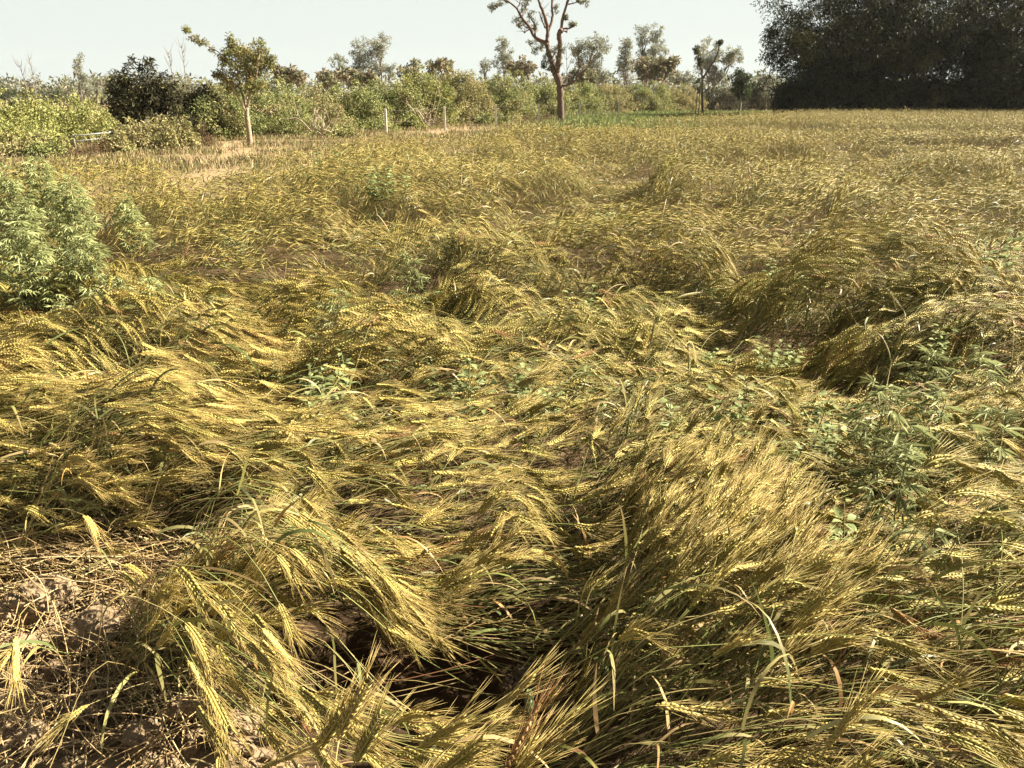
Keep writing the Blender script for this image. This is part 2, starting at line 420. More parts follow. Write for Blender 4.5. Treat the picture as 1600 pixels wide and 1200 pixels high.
def ear_arr(C, M, n_sp, awns, awn_len, awn_w, fat, ecol, acol, rng, bend=False, flat=False):
    E = C[:, M:]; N, K = E.shape[:2]
    t = np.linspace(0, K - 1.02, n_sp)
    ctr = lerp_line(E, t)
    T, A, B = frames(E)
    Ti, Ai, Bi = nrm(lerp_line(T, t)), nrm(lerp_line(A, t)), nrm(lerp_line(B, t))
    psi = rng.uniform(0, 2 * math.pi, N)[:, None, None]
    a = np.cos(psi) * Ai + np.sin(psi) * Bi; c = -np.sin(psi) * Ai + np.cos(psi) * Bi
    s = np.where(np.arange(n_sp) % 2 == 0, 1.0, -1.0)[None, :, None]
    v = np.linspace(0, 1, n_sp)[None, :, None]
    env = (0.65 + 0.5 * np.sin(np.clip(v * 1.05 + 0.12, 0, 1) * math.pi) ** 0.7) * fat
    if n_sp == 1: s = s * 0; env = env * 0 + fat
    ln = (0.0205 if n_sp > 6 else 0.105 / n_sp * 1.25) * (0.9 + 0.2 * rng.random((N, n_sp, 1)))
    d = nrm(Ti + a * s * 0.33 + c * rng.normal(0, 0.08, (N, n_sp, 1)))
    b = ctr + a * s * 0.0018 * env
    tip = b + d * ln
    mid = b + d * ln * 0.48 + a * s * 0.0012
    wc, wa = 0.0043 * env, 0.0031 * env
    V = [b, tip, mid + c * wc, mid + a * wa, mid - c * wc, mid - a * wa]
    sp = np.stack(V, 2)                                    # N,n,6,3
    Fs = [(0, 3, 2), (0, 4, 3), (0, 5, 4), (0, 2, 5), (1, 2, 3), (1, 3, 4), (1, 4, 5), (1, 5, 2)]
    var = 1 + rng.normal(0, 0.10, (N, n_sp, 1, 1))
    cs = np.clip(ecol[:, None, None] * var, 0, 1) * np.array([.92, 1.06, 1, 1, 1, 1])[None, None, :, None]
    F = [tuple(6 * j + q for q in f) for j in range(n_sp) for f in Fs]
    Vs = [sp.reshape(N, -1, 3)]; Cs = [np.broadcast_to(cs, (N, n_sp, 6, 3)).reshape(N, -1, 3)]
    base = 6 * n_sp
    if n_sp > 6:                                            # the body of the ear between the spikelets
        tq = np.linspace(0.1, K - 1.05, 6); cq = lerp_line(E, tq); Aq, Bq = nrm(lerp_line(A, tq)), nrm(lerp_line(B, tq))
        rq = .0025 * fat * np.array([.5, .95, 1, .95, .75, .3])[None, :, None]
        ring_ = np.stack([cq + rq * (math.cos(g) * Aq + math.sin(g) * Bq) for g in np.arange(5) * 2 * math.pi / 5], 2)
        Vs.append(ring_.reshape(N, -1, 3)); Cs.append(np.broadcast_to(ecol[:, None] * .95, (N, 30, 3)))
        for i in range(5):
            for j in range(5):
                k2 = (j + 1) % 5
                F += [(base + i * 5 + j, base + i * 5 + k2, base + i * 5 + 5 + k2), (base + i * 5 + j, base + i * 5 + 5 + k2, base + i * 5 + 5 + j)]
        base += 30
    for w in range(awns):
        al = awn_len * (0.75 + 0.45 * rng.random((N, n_sp, 1)))
        sd = s if n_sp > 1 else np.sign(rng.normal(size=(N, n_sp, 1)))
        d2 = nrm(Ti + a * sd * rng.uniform(0.06, 0.30, (N, n_sp, 1)) + c * rng.normal(0, 0.16, (N, n_sp, 1)))
        e2 = tip + d2 * al + c * rng.normal(0, 0.004, (N, n_sp, 1)); e2[..., 2] -= al[..., 0] * 0.04
        st = tip - d * ln * 0.25
        perp = nrm(np.cross(d2, nrm(np.array([0, 0, CAM_H]) - ctr) * 0.5 + SUNV * .3 + rng.normal(0, .6, (N, n_sp, 3))))
        p2 = nrm(np.cross(d2, perp))
        ww = awn_w
        if flat:
            arr = np.stack([st - perp * ww, st + perp * ww, e2], 2); nf = [(0, 1, 2)]; nvv = 3
            tc = np.array([.95, .95, 1.0])
        elif bend:
            m = st * 0.5 + e2 * 0.5 + nrm(d2 - Ti) * al * 0.035
            arr = np.stack([st + perp * ww, st - perp * ww * .5 + p2 * ww * .87, st - perp * ww * .5 - p2 * ww * .87,
                            m + perp * ww * .7, m - perp * ww * .35 + p2 * ww * .6, m - perp * ww * .35 - p2 * ww * .6, e2], 2)
            nf = [(0, 1, 4), (0, 4, 3), (1, 2, 5), (1, 5, 4), (2, 0, 3), (2, 3, 5), (3, 4, 6), (4, 5, 6), (5, 3, 6)]; nvv = 7
            tc = np.array([.9, .9, .9, 1, 1, 1, 1.0])
        else:
            arr = np.stack([st + perp * ww, st - perp * ww * .5 + p2 * ww * .87, st - perp * ww * .5 - p2 * ww * .87, e2], 2)
            nf = [(0, 1, 3), (1, 2, 3), (2, 0, 3)]; nvv = 4
            tc = np.array([.9, .9, .9, 1.0])
        F += [tuple(base + nvv * j + q for q in f) for j in range(n_sp) for f in nf]
        base += nvv * n_sp
        Vs.append(arr.reshape(N, -1, 3))
        Cs.append(np.broadcast_to(acol[:, None, None] * tc[None, None, :, None], (N, n_sp, nvv, 3)).reshape(N, -1, 3))
    return np.concatenate(Vs, 1), F, np.concatenate(Cs, 1)
def leaf_arr(C, M, ln, wd, col, tipcol, rng, segs=6):
    N = len(C)
    k = rng.integers(max(1, M // 3), M, N)
    p = C[np.arange(N), k]; T = nrm(C[np.arange(N), np.minimum(k + 1, M)] - C[np.arange(N), k - 1])
    side = rand_unit(N, rng); side[:, 2] *= 0.4
    d = nrm(T * 0.75 + side * 0.6 + np.array([0, 0, 0.25]))
    W = nrm(np.cross(d, rand_unit(N, rng)))
    P = [p]; curl = rng.uniform(0.12, 0.5, N)[:, None]
    D = d
    Vs = []
    for i in range(segs + 1):
        t = i / segs
        w = wd * (0.45 + 0.55 * math.sin(min(1, t * 1.6 + 0.25) * math.pi / 2)) * (1 - t ** 2.2) + 0.0004
        w = np.broadcast_to(w, (N,))[:, None]
        U = nrm(np.cross(W, D))
        Vs += [P[-1] - W * w / 2 + U * w * 0.12, P[-1] + W * w / 2 + U * w * 0.12]
        D = D.copy(); D[:, 2] -= curl[:, 0] * (0.6 + 0.9 * t); D = nrm(D + rng.normal(0, 0.05, (N, 3)))
        W = nrm(W - D * (W * D).sum(1, keepdims=True) + rng.normal(0, 0.10, (N, 3)))
        q = P[-1] + D * (ln[:, None] / segs)
        q[:, 2] = np.maximum(q[:, 2], 0.015)
        P.append(q)
    V = np.stack(Vs, 1)
    F = []
    for i in range(segs):
        a = 2 * i
        F += [(a, a + 1, a + 3), (a, a + 3, a + 2)]
    t = (np.arange(2 * segs + 2) // 2 / segs)[None, :, None] ** 1.5
    return V, F, col[:, None] * (1 - t) + tipcol[:, None] * t
def pick(rng, n, cols, p):
    c = np.array(cols)[rng.choice(len(cols), n, p=p)]
    return np.clip(c * (1 + rng.normal(0, 0.10, (n, 1))) + rng.normal(0, 0.008, (n, 3)), 0.01, 0.95)
def ear_cols(rng, n, P):
    k = 0.5 + 0.5 * fbm(P[:, 0] * 0.8, P[:, 1] * 0.8, 91)          # ripeness drifts over the field
    k = np.clip(k + rng.normal(0, 0.18, n), 0, 1)[:, None]
    e = np.array([.40, .37, .09]) * (1 - k) + np.array([.60, .47, .14]) * k
    aw = np.array([.42, .35, .092]) * (1 - k) + np.array([.59, .43, .14]) * k
    br = rng.random((n, 1)) < 0.06
    aw = np.where(br, np.array([.42, .22, .08]), aw); e = np.where(br & (rng.random((n, 1)) < .5), np.array([.42, .26, .10]), e)
    j = 1 + rng.normal(0, 0.10, (n, 1))
    return np.clip(e * j, .01, .9), np.clip(aw * j, .01, .9)
LEAFC = [(.17, .19, .06), (.25, .25, .08), (.36, .32, .12), (.50, .37, .17), (.40, .23, .09)]
def make_wheat(P, rng, lod, hover=None, az_add=None, u=None, L=None, cap=.93):
    """all arrays of a set of wheat plants at bases P; lod 0 (near) to 3 (far)"""
    N = len(P)
    M = (10, 8, 6, 5)[lod]
    L = rng.normal(0.88, 0.08, N) if L is None else L
    el = rng.normal(0.098, 0.010, N)
    S = standing(P[:, 0], P[:, 1])
    u = np.clip(rng.beta(3.4, 1.5, N) * 1.10 + 0.04, 0.15, 1.15) if u is None else u
    if lod > 0: u = np.clip(.93 + .09 * rng.normal(size=N) - .5 * rng.random(N) * (rng.random(N) < .22), .15, 1.15)
    u = np.where(S > 0.5, np.clip(0.84 + 0.11 * rng.normal(size=N), 0.4, 1.1), u)
    az = rng.normal(0, 0.22, N) + np.where(rng.random(N) < 0.10, rng.normal(0, 0.9, N), 0)
    az = np.where(S > 0.5, az * 2.2, az)
    if az_add is not None: az = az + az_add
    lc, l1, l2 = locks(P, (.28, .36, .46, .6)[lod], 17)
    ha = flow(lc[:, 0], lc[:, 1]); nv = np.column_stack([-np.sin(ha), np.cos(ha)])
    lat = ((P - lc) * nv).sum(1, keepdims=True) * nv * np.where(S > .5, .15, .62)[:, None]
    lowl = S < .5
    az = np.where(lowl, az * .6 + .30 * l1, az + .15 * l1)
    u = np.where(lowl, u * (1.0 + (.34 if lod == 0 else .20) * l2), u * (1 + .06 * l2))
    if hover is not None:
        u = np.where(np.isnan(hover), u, np.clip(1 + .06 * rng.normal(size=N), .8, 1.1))
        L = np.where(np.isnan(hover) | (hover > 1.5), L, np.maximum(L, hover * 1.15))
        lat = np.where(np.isnan(hover)[:, None], lat, 0)
    C = march(P, L, el, u, az, M, hover, 4 if lod < 2 else 3, droop=np.where(S > .5, .04, np.where(rng.random(N) < .15, .06, .008)),
              wmin=np.where(S > .5, 1.0, .49) if hover is None else np.where(np.isnan(hover), np.where(S > .5, 1.0, .49), .75), lat=lat, cap=cap, sink=np.where(S > .5, 0, .05) if hover is None else np.where(np.isnan(hover) & (S < .5), .05, 0))
    ec, ac = ear_cols(rng, N, P)
    gr = rng.random((N, 1))
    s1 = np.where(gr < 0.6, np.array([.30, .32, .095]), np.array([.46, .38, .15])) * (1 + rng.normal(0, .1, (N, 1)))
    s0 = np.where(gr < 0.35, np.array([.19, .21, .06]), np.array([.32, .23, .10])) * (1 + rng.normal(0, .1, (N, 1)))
    out = {}
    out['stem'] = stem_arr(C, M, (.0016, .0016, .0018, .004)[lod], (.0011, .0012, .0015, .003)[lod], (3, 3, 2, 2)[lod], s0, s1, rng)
    if lod == 0: out['ear'] = ear_arr(C, M, 22, 2, .070, .00072, 1.12, ec, ac, rng, bend=True)
    if lod == 1: out['ear'] = ear_arr(C, M, 14, 2, .068, .0008, 1.28, ec, ac, rng, flat=True)
    if lod == 2: out['ear'] = ear_arr(C, M, 1, 4, .075, .0011, 1.05, ec, ac, rng, flat=True)
    if lod == 3: out['ear'] = ear_arr(C, M, 1, 3, .075, .0024, 1.6, ec, ac, rng, flat=True)
    nl = (1.0, 1.0, 0.8, 0.5)[lod]
    ii = np.nonzero(rng.random(N) < nl)[0]
    c = pick(rng, len(ii), LEAFC, [.34, .26, .16, .17, .07])
    tc = np.where(rng.random((len(ii), 1)) < .5, np.array([.46, .33, .15]), c)
    out['leaf'] = leaf_arr(C[ii], M, rng.uniform(.12, .26, len(ii)), rng.uniform(.006, .012, len(ii)) * (1, 1, 1.1, 1.4)[lod], c, tc, rng, (7, 6, 4, 3)[lod])
    out['leaf_of'] = ii
    out['C'] = C; out['M'] = M
    return out
def scatter(n, x0, x1, y0, y1, rng):
    return np.column_stack([rng.uniform(x0, x1, n), rng.uniform(y0, y1, n)])
def ring(dens, y0, y1, rng, left=0.9, right=1.5, k=0.70):
    """bases between two distances, inside the view widened for stems that reach in"""
    W = k * y1 + max(left, right) + 0.3
    n = int(dens * 2 * W * (y1 - y0))
    P = scatter(n, -W, W, y0, y1, rng)
    return P[(P[:, 0] > -k * P[:, 1] - left) & (P[:, 0] < k * P[:, 1] + right)]
def cull(P, rng):
    x, y = P[:, 0], P[:, 1]
    keep = (edge_dist(x, y) > 0.05 * rng.normal(size=len(P))) & ~inside(x, y, BARE)
    pit = inside(x, y, PIT)
    keep &= ~pit | (rng.random(len(P)) < 0.10)
    return P[keep]

SUNV = np.array(sdir[:])
def to_px(p):
    d = p - np.array([0, 0, CAM_H])
    dep = np.maximum(d[..., 1] * CP - d[..., 2] * SP, 1e-3)
    return 800 + FPX * d[..., 0] / dep, 600 - FPX * (d[..., 1] * SP + d[..., 2] * CP) / dep
VOIDS = [np.array(v, float) for v in ([(455, 955), (500, 925), (560, 950), (590, 1020), (560, 1075), (480, 1080), (440, 1040)],
         [(650, 1015), (690, 965), (735, 910), (800, 890), (890, 900), (900, 960), (850, 1040), (830, 1110), (720, 1125), (610, 1100), (590, 1050)])]
def thin(o, rng):
    e = o['C'][:, o['M'] + 1]
    g = gap(e[:, 0], e[:, 1])
    S = standing(e[:, 0], e[:, 1])
    kill = rng.random(len(e)) < g * (1 - .75 * (S > .5))
    return kill
field = MB()
def put(o, mb, skip=None):
    for key in ('stem', 'ear', 'leaf'):
        V, F, Cc = o[key]
        if skip is not None:
            k = ~skip if key != 'leaf' else ~skip[o['leaf_of']]
            V, Cc = V[k], Cc[k]
        N, nv = V.shape[:2]
        mb.add(V.reshape(-1, 3), tile(F, N, nv), Cc.reshape(-1, 3))

rngw = np.random.default_rng(11)
near_P = cull(ring(QN[0], 0.35, 3.0, rngw, 1.5, 1.4, 0.74), rngw)
n0 = len(near_P)
# tufts that stand by themselves: (pixel, height of its foot), how many, spread, ear height, turn, kind
TUFTS = [((240, 1040), .0, 60, .10, .36, .10, 'fan'), ((300, 1000), .0, 55, .09, .36, .05, 'fan'), 
         ((900, 1130), .0, 60, .10, .52, .10, 'sheaf'), ((960, 1050), .0, 45, .10, .50, .15, 'sheaf'), ((1000, 1190), .0, 30, .10, .5, .2, 'sheaf'),
         ((880, 900), .0, 26, .10, .45, .2, 'sheaf'), ((230, 720), .0, 40, .12, .62, .2, 'stand'), ((960, 820), .0, 14, .12, .62, .3, 'stand'), ((1240, 1180), .0, 16, .08, .66, .5, 'stand')]
tp, th, ta, tk = [], [], [], []
for (px, py), z, n, sp, h, a, kind in TUFTS:
    c = at(px, py, z)
    q = c[:2] + rngw.normal(0, sp, (n, 2))
    tp.append(q); th.append(np.full(n, h) * (1 + rngw.normal(0, .10, n))); ta.append(np.full(n, a)); tk += [kind] * n
for bx, by, sx, sy, n, a in ((-1.02, 1.98, .12, .12, 280, -.10), (-.92, 1.78, .08, .07, 90, -.02), (-.38, 2.16, .13, .10, 170, -.15)):      # the long locks that hang over the hollow
    tp.append(np.array([bx, by]) + rngw.normal(0, 1, (n, 2)) * np.array([sx, sy])); th.append(np.full(n, np.nan)); ta.append(np.full(n, a)); tk += ['drape'] * n
UPS = [(545, 1165, .58, .84, .55), (535, 1175, .60, .86, .35), (600, 1150, .60, .72, .25), (570, 1195, .56, .80, .6), (680, 1175, .60, .60, .05), (705, 1200, .56, .66, .15), (735, 1170, .60, .86, .75), (750, 1180, .57, .84, .6), (795, 1165, .58, .66, .1), (770, 1190, .56, .70, .2),
       (505, 1190, .56, .82, .3), (640, 1205, .55, .74, .1), (850, 1190, .55, .68, .2), (470, 1150, .5, .6, -.1), (1230, 1120, .60, .88, .5), (1215, 1130, .58, .80, .2), (1385, 1180, .58, .85, .6)]
up_cap, up_len = [], []
for px, py, z, s, a in UPS:                                   # straight slanting stems: the foot of the ear seen at a pixel, its height, slope, heading
    e = at(px, py, z); L_ = z / s * 1.03; hz = math.sqrt(1 - s * s) * L_
    tp.append(np.array([[e[0] - hz * math.cos(a), e[1] - hz * math.sin(a)]])); th.append(np.array([2.0])); ta.append(np.array([a])); tk.append('up')
    up_cap.append(s); up_len.append(L_)
tp, th, ta = np.concatenate(tp), np.concatenate(th), np.concatenate(ta)
tk = np.array(tk)
allP = np.concatenate([near_P, tp])
hov = np.concatenate([np.full(n0, np.nan), th]); aza = np.concatenate([np.zeros(n0), ta])
kind_of = np.concatenate([np.full(n0, 'swathe', dtype='U8'), tk.astype('U8')])
LEN = {'up': .76, 'fan': .40, 'sheaf': .58, 'stand': .80}
len0 = np.array([LEN.get(k, .88) for k in kind_of]) * (1 + rngw.normal(0, .08, len(allP)))
cap0 = np.array([{'fan': .72, 'sheaf': .76}.get(k, .93) for k in kind_of])
cap0[kind_of == 'up'] = up_cap; len0[kind_of == 'up'] = up_len
Z0 = make_wheat(allP, rngw, 0, hov, aza, L=len0, cap=cap0)
# the 300 nearest ears in the frame are wheat stalks of their own
ec = Z0['C'][:, Z0['M'] + 2]
dv = ec - np.array([0, 0, CAM_H])
dep = dv[:, 1] * CP - dv[:, 2] * SP
ux = 800 + FPX * dv[:, 0] / dep; uy = 600 - FPX * (dv[:, 1] * SP + dv[:, 2] * CP) / dep
infr = (dep > .3) & (ux > 10) & (ux < 1590) & (uy > 400) & (uy < 1195)
top = ec[:, 2] > 0.55 * canopy(ec[:, 0], ec[:, 1])
dead = thin(Z0, rngw) & (kind_of == 'swathe')
for k in (-1, -3, -5, -7):
    vx, vy = to_px(Z0['C'][:, k])
    for v in VOIDS:
        dead |= inside(vx, vy, v) & ((kind_of == 'swathe') | (kind_of == 'drape')) & (rngw.random(len(dead)) < (.80 if v is VOIDS[0] else .95))
    dead |= inside(vx, vy, np.array([(-50, 900), (160, 905), (190, 985), (330, 1060), (450, 1120), (470, 1250), (-50, 1250)], float)) & (kind_of == 'swathe') & (rngw.random(len(dead)) < .75)
score = np.where(infr & top & ~dead, dep, 1e3)
order = np.argsort(score)[:N_STALKS]
single = np.zeros(len(allP), bool); single[order] = True
put(Z0, field, single | dead)
for lod, dens, y0, y1, lft in ((1, QN[1], 3.0, 6.5, 1.6), (2, QN[2], 6.5, 13.0, 1.6), (2, QN[2] * .55, 13.0, 19.0, 1.6), (3, QN[3], 19.0, 28.0, 1.6), (3, QN[4], 28.0, 62.0, 1.0)):
    P = cull(ring(dens, y0, y1, rngw, lft), rngw)
    o = make_wheat(P, rngw, lod)
    put(o, field, thin(o, rngw))
wf = field.build('wheat_field', M_WHEAT)
tag(wf, 'golden green wheat crop laid flat and combed by wind across the field', 'wheat', kind='stuff')

STALK_TXT = {
    'up': ('large bearded ear standing up from the bottom edge beside the dark hollow', 'bearded ears standing up beside the dark hollow'),
    'fan': ('bearded wheat stalk in the clump fanning out beside the bare cracked soil', 'stalks of the clump beside the bare soil'),
    'sheaf': ('bearded wheat stalk leaning right out of the dark hollow in a loose sheaf', 'stalks of the sheaf leaning out of the hollow'),
    'stand': ('bearded wheat stalk still half upright in a loose tuft among the laid crop', 'half upright stalks among the laid crop'),
    'low': ('bearded wheat stalk of the swathe lying to the right of the hollow', 'stalks of the laid swathe right of the hollow'),
    'left': ('bearded wheat stalk of the swathe drooping over the left rim of the hollow', 'stalks drooping over the left rim of the hollow')}
leaf_row = {s: i for i, s in enumerate(Z0['leaf_of'])}
for s in order:
    k = kind_of[s]
    if k in ('swathe', 'drape'): k = 'low' if ux[s] > 850 else 'left'
    lab, grp = STALK_TXT[k]
    base = Z0['C'][s, 0]
    t = thing('wheat_stalk', base, lab, 'wheat stalk', grp)
    for key, m in (('stem', M_STEM), ('ear', M_WHEAT), ('leaf', M_LEAF)):
        if key == 'leaf' and s not in leaf_row: continue
        V, F, Cc = Z0[key]
        i = leaf_row[s] if key == 'leaf' else s
        o = bpy.data.objects.new(key, raw_mesh(key, V[i] - base, np.array(F), Cc[i], m))
        COL.objects.link(o); o.parent = t

# ------------------------------------------------------------------ ground
def axis(fine0, fine1, step, far0, far1, g=1.13):
    a = list(np.arange(fine0, fine1 + 1e-6, step))
    s, x = step, a[-1]
    while x < far1: s *= g; x += s; a.append(x)
    s, x = step, a[0]; b = []
    while x > far0: s *= g; x -= s; b.append(x)
    return np.array(b[::-1] + a)
gx, gy = axis(-2.2, 1.2, .016, -600, 600), axis(0.9, 3.0, .016, -60, 700)
GX, GY = np.meshgrid(gx, gy)
def ground_z(x, y):
    d = np.hypot(x, y)
    rough = sstep(6, 2.5, d)
    z = 0.022 * fbm(x * 5, y * 5, 101) * rough + 0.014 * fbm(x * 16, y * 16, 111, 3) * rough
    cr = np.abs(vnoise(x * 9 + .5 * vnoise(x * 20, y * 20, 5), y * 9, 121))
    z -= 0.020 * sstep(.16, .0, cr) * rough
    ed = edge_dist(x, y)
    z += 0.05 * fbm(x * .3, y * .3, 131) * sstep(0.5, -2.5, ed)
    h = np.zeros_like(z)
    for fx, fy, rx, ry, fh in FEAT:                          # the hollow, ground sunk on purpose to deepen its shadow
        if fh < .07 and fy < 2.6 and fx > -.9:
            h = np.maximum(h, np.exp(-(((x - fx) / (rx * 1.3)) ** 2 + ((y - fy) / (ry * 1.3)) ** 2) * .9))
    return z - 0.035 - .20 * h
GZ = ground_z(GX, GY)
n1, n2 = GX.shape
idx = np.arange(n1 * n2).reshape(n1, n2)
q = [idx[:-1, :-1].ravel(), idx[:-1, 1:].ravel(), idx[1:, 1:].ravel(), idx[1:, :-1].ravel()]
gf = np.concatenate([np.stack([q[0], q[1], q[2]], 1), np.stack([q[0], q[2], q[3]], 1)])
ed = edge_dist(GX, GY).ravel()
c = np.broadcast_to(np.array([.31, .225, .135]), (n1 * n2, 3)).copy()
t = (0.5 + 0.5 * fbm(GX * .5, GY * .5, 141)).ravel()[:, None]
off = sstep(0.3, -1.0, ed)[:, None] * sstep(2, 6, GY.ravel())[:, None]
c = c * (1 - off) + off * (np.array([.40, .28, .17]) * t + np.array([.32, .25, .13]) * (1 - t))
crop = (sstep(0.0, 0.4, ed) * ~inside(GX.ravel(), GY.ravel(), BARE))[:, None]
c = c * (1 - crop) + crop * np.array([.13, .088, .05])    # earth under the crop, shade between the stems put into its colour
pit_shade = inside(GX.ravel(), GY.ravel(), PIT)[:, None]
c = np.where(pit_shade, c * 0 + np.array([.085, .055, .032]), c)      # mud in the hollow, darkened to paint in its shade
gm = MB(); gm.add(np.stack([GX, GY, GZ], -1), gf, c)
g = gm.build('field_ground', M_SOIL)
tag(g, kind='structure')

# ------------------------------------------------------------------ clods, crumbs and straw on the bare corner
def ico(sub):
    import bmesh
    bm = bmesh.new(); bmesh.ops.create_icosphere(bm, subdivisions=sub, radius=1)
    v = np.array([x.co[:] for x in bm.verts]); f = np.array([[a.index for a in q.verts] for q in bm.faces]); bm.free()
    return v, f
IC3, IC1 = ico(6), ico(1)
def lump(v, rng, seed):
    n = 0.20 * fbm(v[:, 0] * 1.6 + seed, v[:, 1] * 1.6 + v[:, 2] * 1.3, seed) + 0.12 * fbm(v[:, 2] * 3 + seed, v[:, 0] * 3 - v[:, 1] * 2.1, seed + 3)
    n += -0.16 * sstep(.12, 0, np.abs(vnoise(v[:, 0] * 2.4 + v[:, 2], v[:, 1] * 2.4 - v[:, 2], seed + 9))) + 0.05 * vnoise(v[:, 0] * 9, v[:, 1] * 9 + v[:, 2] * 8, seed)
    w = v * (1 + n)[:, None]
    for _ in range(5):                                       # a few broken flats
        d = nrm(rng.normal(size=3)); h = rng.uniform(.62, .9)
        k = w @ d - h; w = w - np.where(k > 0, k * .85, 0)[:, None] * d
    s = nrm(w)
    f = fbm(s[:, 0] * 9 + seed, s[:, 1] * 9 + s[:, 2] * 8, seed + 21, 4)
    g = fbm(s[:, 2] * 6 - seed, s[:, 0] * 6 + s[:, 1] * 5, seed + 31, 3)
    cr = np.minimum(np.abs(vnoise(s[:, 0] * 3.1 + .4 * f + seed, s[:, 2] * 3.1 + s[:, 1], seed + 41)), np.abs(vnoise(s[:, 1] * 3.7 + .4 * f, s[:, 0] * 3.4 - s[:, 2] + seed, seed + 43)))
    return w * (1 + .045 * f + .05 * g - .07 * sstep(.10, .0, cr))[:, None]
rngs = np.random.default_rng(23)
CLODS = [(150, 985, .095, 'large rounded soil clod with a vertical crack under drooping straw'), (70, 935, .105, 'largest soil clod, cracked and pitted, below the brown straw heap'),
         (20, 960, .06, 'soil clod cut by the frame left of the largest cracked clod'), (88, 1048, .042, 'small egg shaped soil clod with a dark gap on its left'),
         (35, 1010, .05, 'low flat soil clod below the largest cracked clod'), (28, 1045, .035, 'pale rounded lump of soil at the left border'),
         (300, 1095, .07, 'broad soil clod half covered by fallen stalks'), (380, 1130, .05, 'soil clod at the rim of the dark hollow'),
         (130, 1110, .045, 'soil clod amid scattered cut straw'), (220, 1150, .055, 'wide low soil clod near the bottom border'), (60, 1150, .05, 'crumbling soil clod in the bottom corner'), (820, 1075, .07, 'shaded soil clod inside the dark hollow')]
for i, (px, py, r, lab) in enumerate(CLODS):
    p = at(px, py, r * .35)
    v, f = IC3
    w = lump(v, rngs, 200 + 7 * i) * np.array([r * rngs.uniform(.9, 1.2), r * rngs.uniform(.8, 1.05), r * .72])
    m = MB(); m.add(w, f, np.array([.31, .225, .135]) * (1 + .1 * rngs.normal()) * (.35 if 'shaded' in lab else 1))  # the clod in the hollow has its shade painted into the colour
    o = m.build('soil_clod', M_SOIL); o.location = p
    tag(o, lab, 'soil clod', 'clods of dry earth in the bare corner')
m = MB()
n = 2600
P = scatter(n, -2.2, 0.1, 1.1, 2.6, rngs)
P = P[inside(P[:, 0], P[:, 1], BARE)]
r = rngs.uniform(.003, .010, len(P)) * np.where(rngs.random(len(P)) < .1, 2.6, 1)
v, f = IC1
V = v[None] * (1 + rngs.normal(0, .16, (len(P), len(v), 1))) * r[:, None, None] * np.array([1.1, 1, .8]) + np.column_stack([P, ground_z(P[:, 0], P[:, 1]) + r * .4])[:, None]
m.add(V, tile(f, len(P), len(v)), np.repeat(np.array([.31, .225, .135]) * (1 + rngs.normal(0, .12, (len(P), 1))), len(v), 0))
tag(m.build('soil_crumbs', M_SOIL, smooth=False), 'crumbs of dry brown earth strewn over the bare corner', 'crumbs', kind='stuff')

def straw_set(mb, P, rng, l0, l1, z0, z1, az=None, r=(.0012, .0024), pal=[(.68, .49, .23), (.54, .37, .17), (.72, .57, .30), (.40, .25, .11)]):
    n = len(P)
    L = rng.uniform(l0, l1, n); a = rng.uniform(0, 2 * math.pi, n) if az is None else az + rng.normal(0, .5, n)
    lim = at(425, 1000, 0)[0]
    if pal[0][0] > .5: L = np.minimum(L, np.maximum(.05, 2 * (lim - P[:, 0])))
    t = np.linspace(-.5, .5, 7)[None, :, None]
    d = np.column_stack([np.cos(a), np.sin(a), rng.normal(0, .10, n)])[:, None]
    sd = np.column_stack([-np.sin(a), np.cos(a), rng.normal(0, .5, n)])[:, None]
    Cn = np.column_stack([P, rng.uniform(z0, z1, n)])[:, None] + d * t * L[:, None, None] + sd * (t * t - .1) * (L * rng.normal(0, .25, n))[:, None, None]
    Cn[..., 2] = np.maximum(Cn[..., 2], ground_z(Cn[..., 0], Cn[..., 1]) + .004)
    c = pick(rng, n, pal, [.4, .25, .2, .15])
    rr = rng.uniform(*r, n)
    V, F, Cc = stem_arr(Cn, 6, 1.0, 0.85, 3, c, c, rng)
    V = (V.reshape(n, 7, 3, 3) - Cn[:, :, None]) * rr[:, None, None, None] + Cn[:, :, None]
    mb.add(V.reshape(-1, 3), tile(F, n, 21), Cc.reshape(-1, 3))
m = MB()
P = scatter(1500, -2.2, 0.0, 1.1, 2.5, rngs); P = P[inside(P[:, 0], P[:, 1], BARE)]
straw_set(m, P, rngs, .06, .42, -.01, .05)
P = at(50, 880, .06)[:2] + rngs.normal(0, 1, (420, 2)) * np.array([.30, .10])
straw_set(m, P, rngs, .15, .5, .0, .16, az=-.35)
P = at(230, 1060, .0)[:2] + rngs.normal(0, 1, (170, 2)) * np.array([.20, .12])
straw_set(m, P, rngs, .15, .5, .0, .10, az=-.6)
P = at(430, 1110, .0)[:2] + rngs.normal(0, 1, (50, 2)) * np.array([.2, .10])
straw_set(m, P, rngs, .15, .5, .0, .08, az=-.3)
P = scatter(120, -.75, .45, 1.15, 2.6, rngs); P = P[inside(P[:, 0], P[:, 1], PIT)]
straw_set(m, P, rngs, .15, .6, .0, .14, az=.1, r=(.0010, .0018), pal=[(.34, .23, .10), (.26, .16, .07), (.40, .30, .14), (.20, .11, .05)])  # straw in the hollow, tinted dark to stand in for shade
tag(m.build('straw', M_STRAW), 'pale broken straw scattered over the bare soil and the hollow', 'straw', kind='stuff')

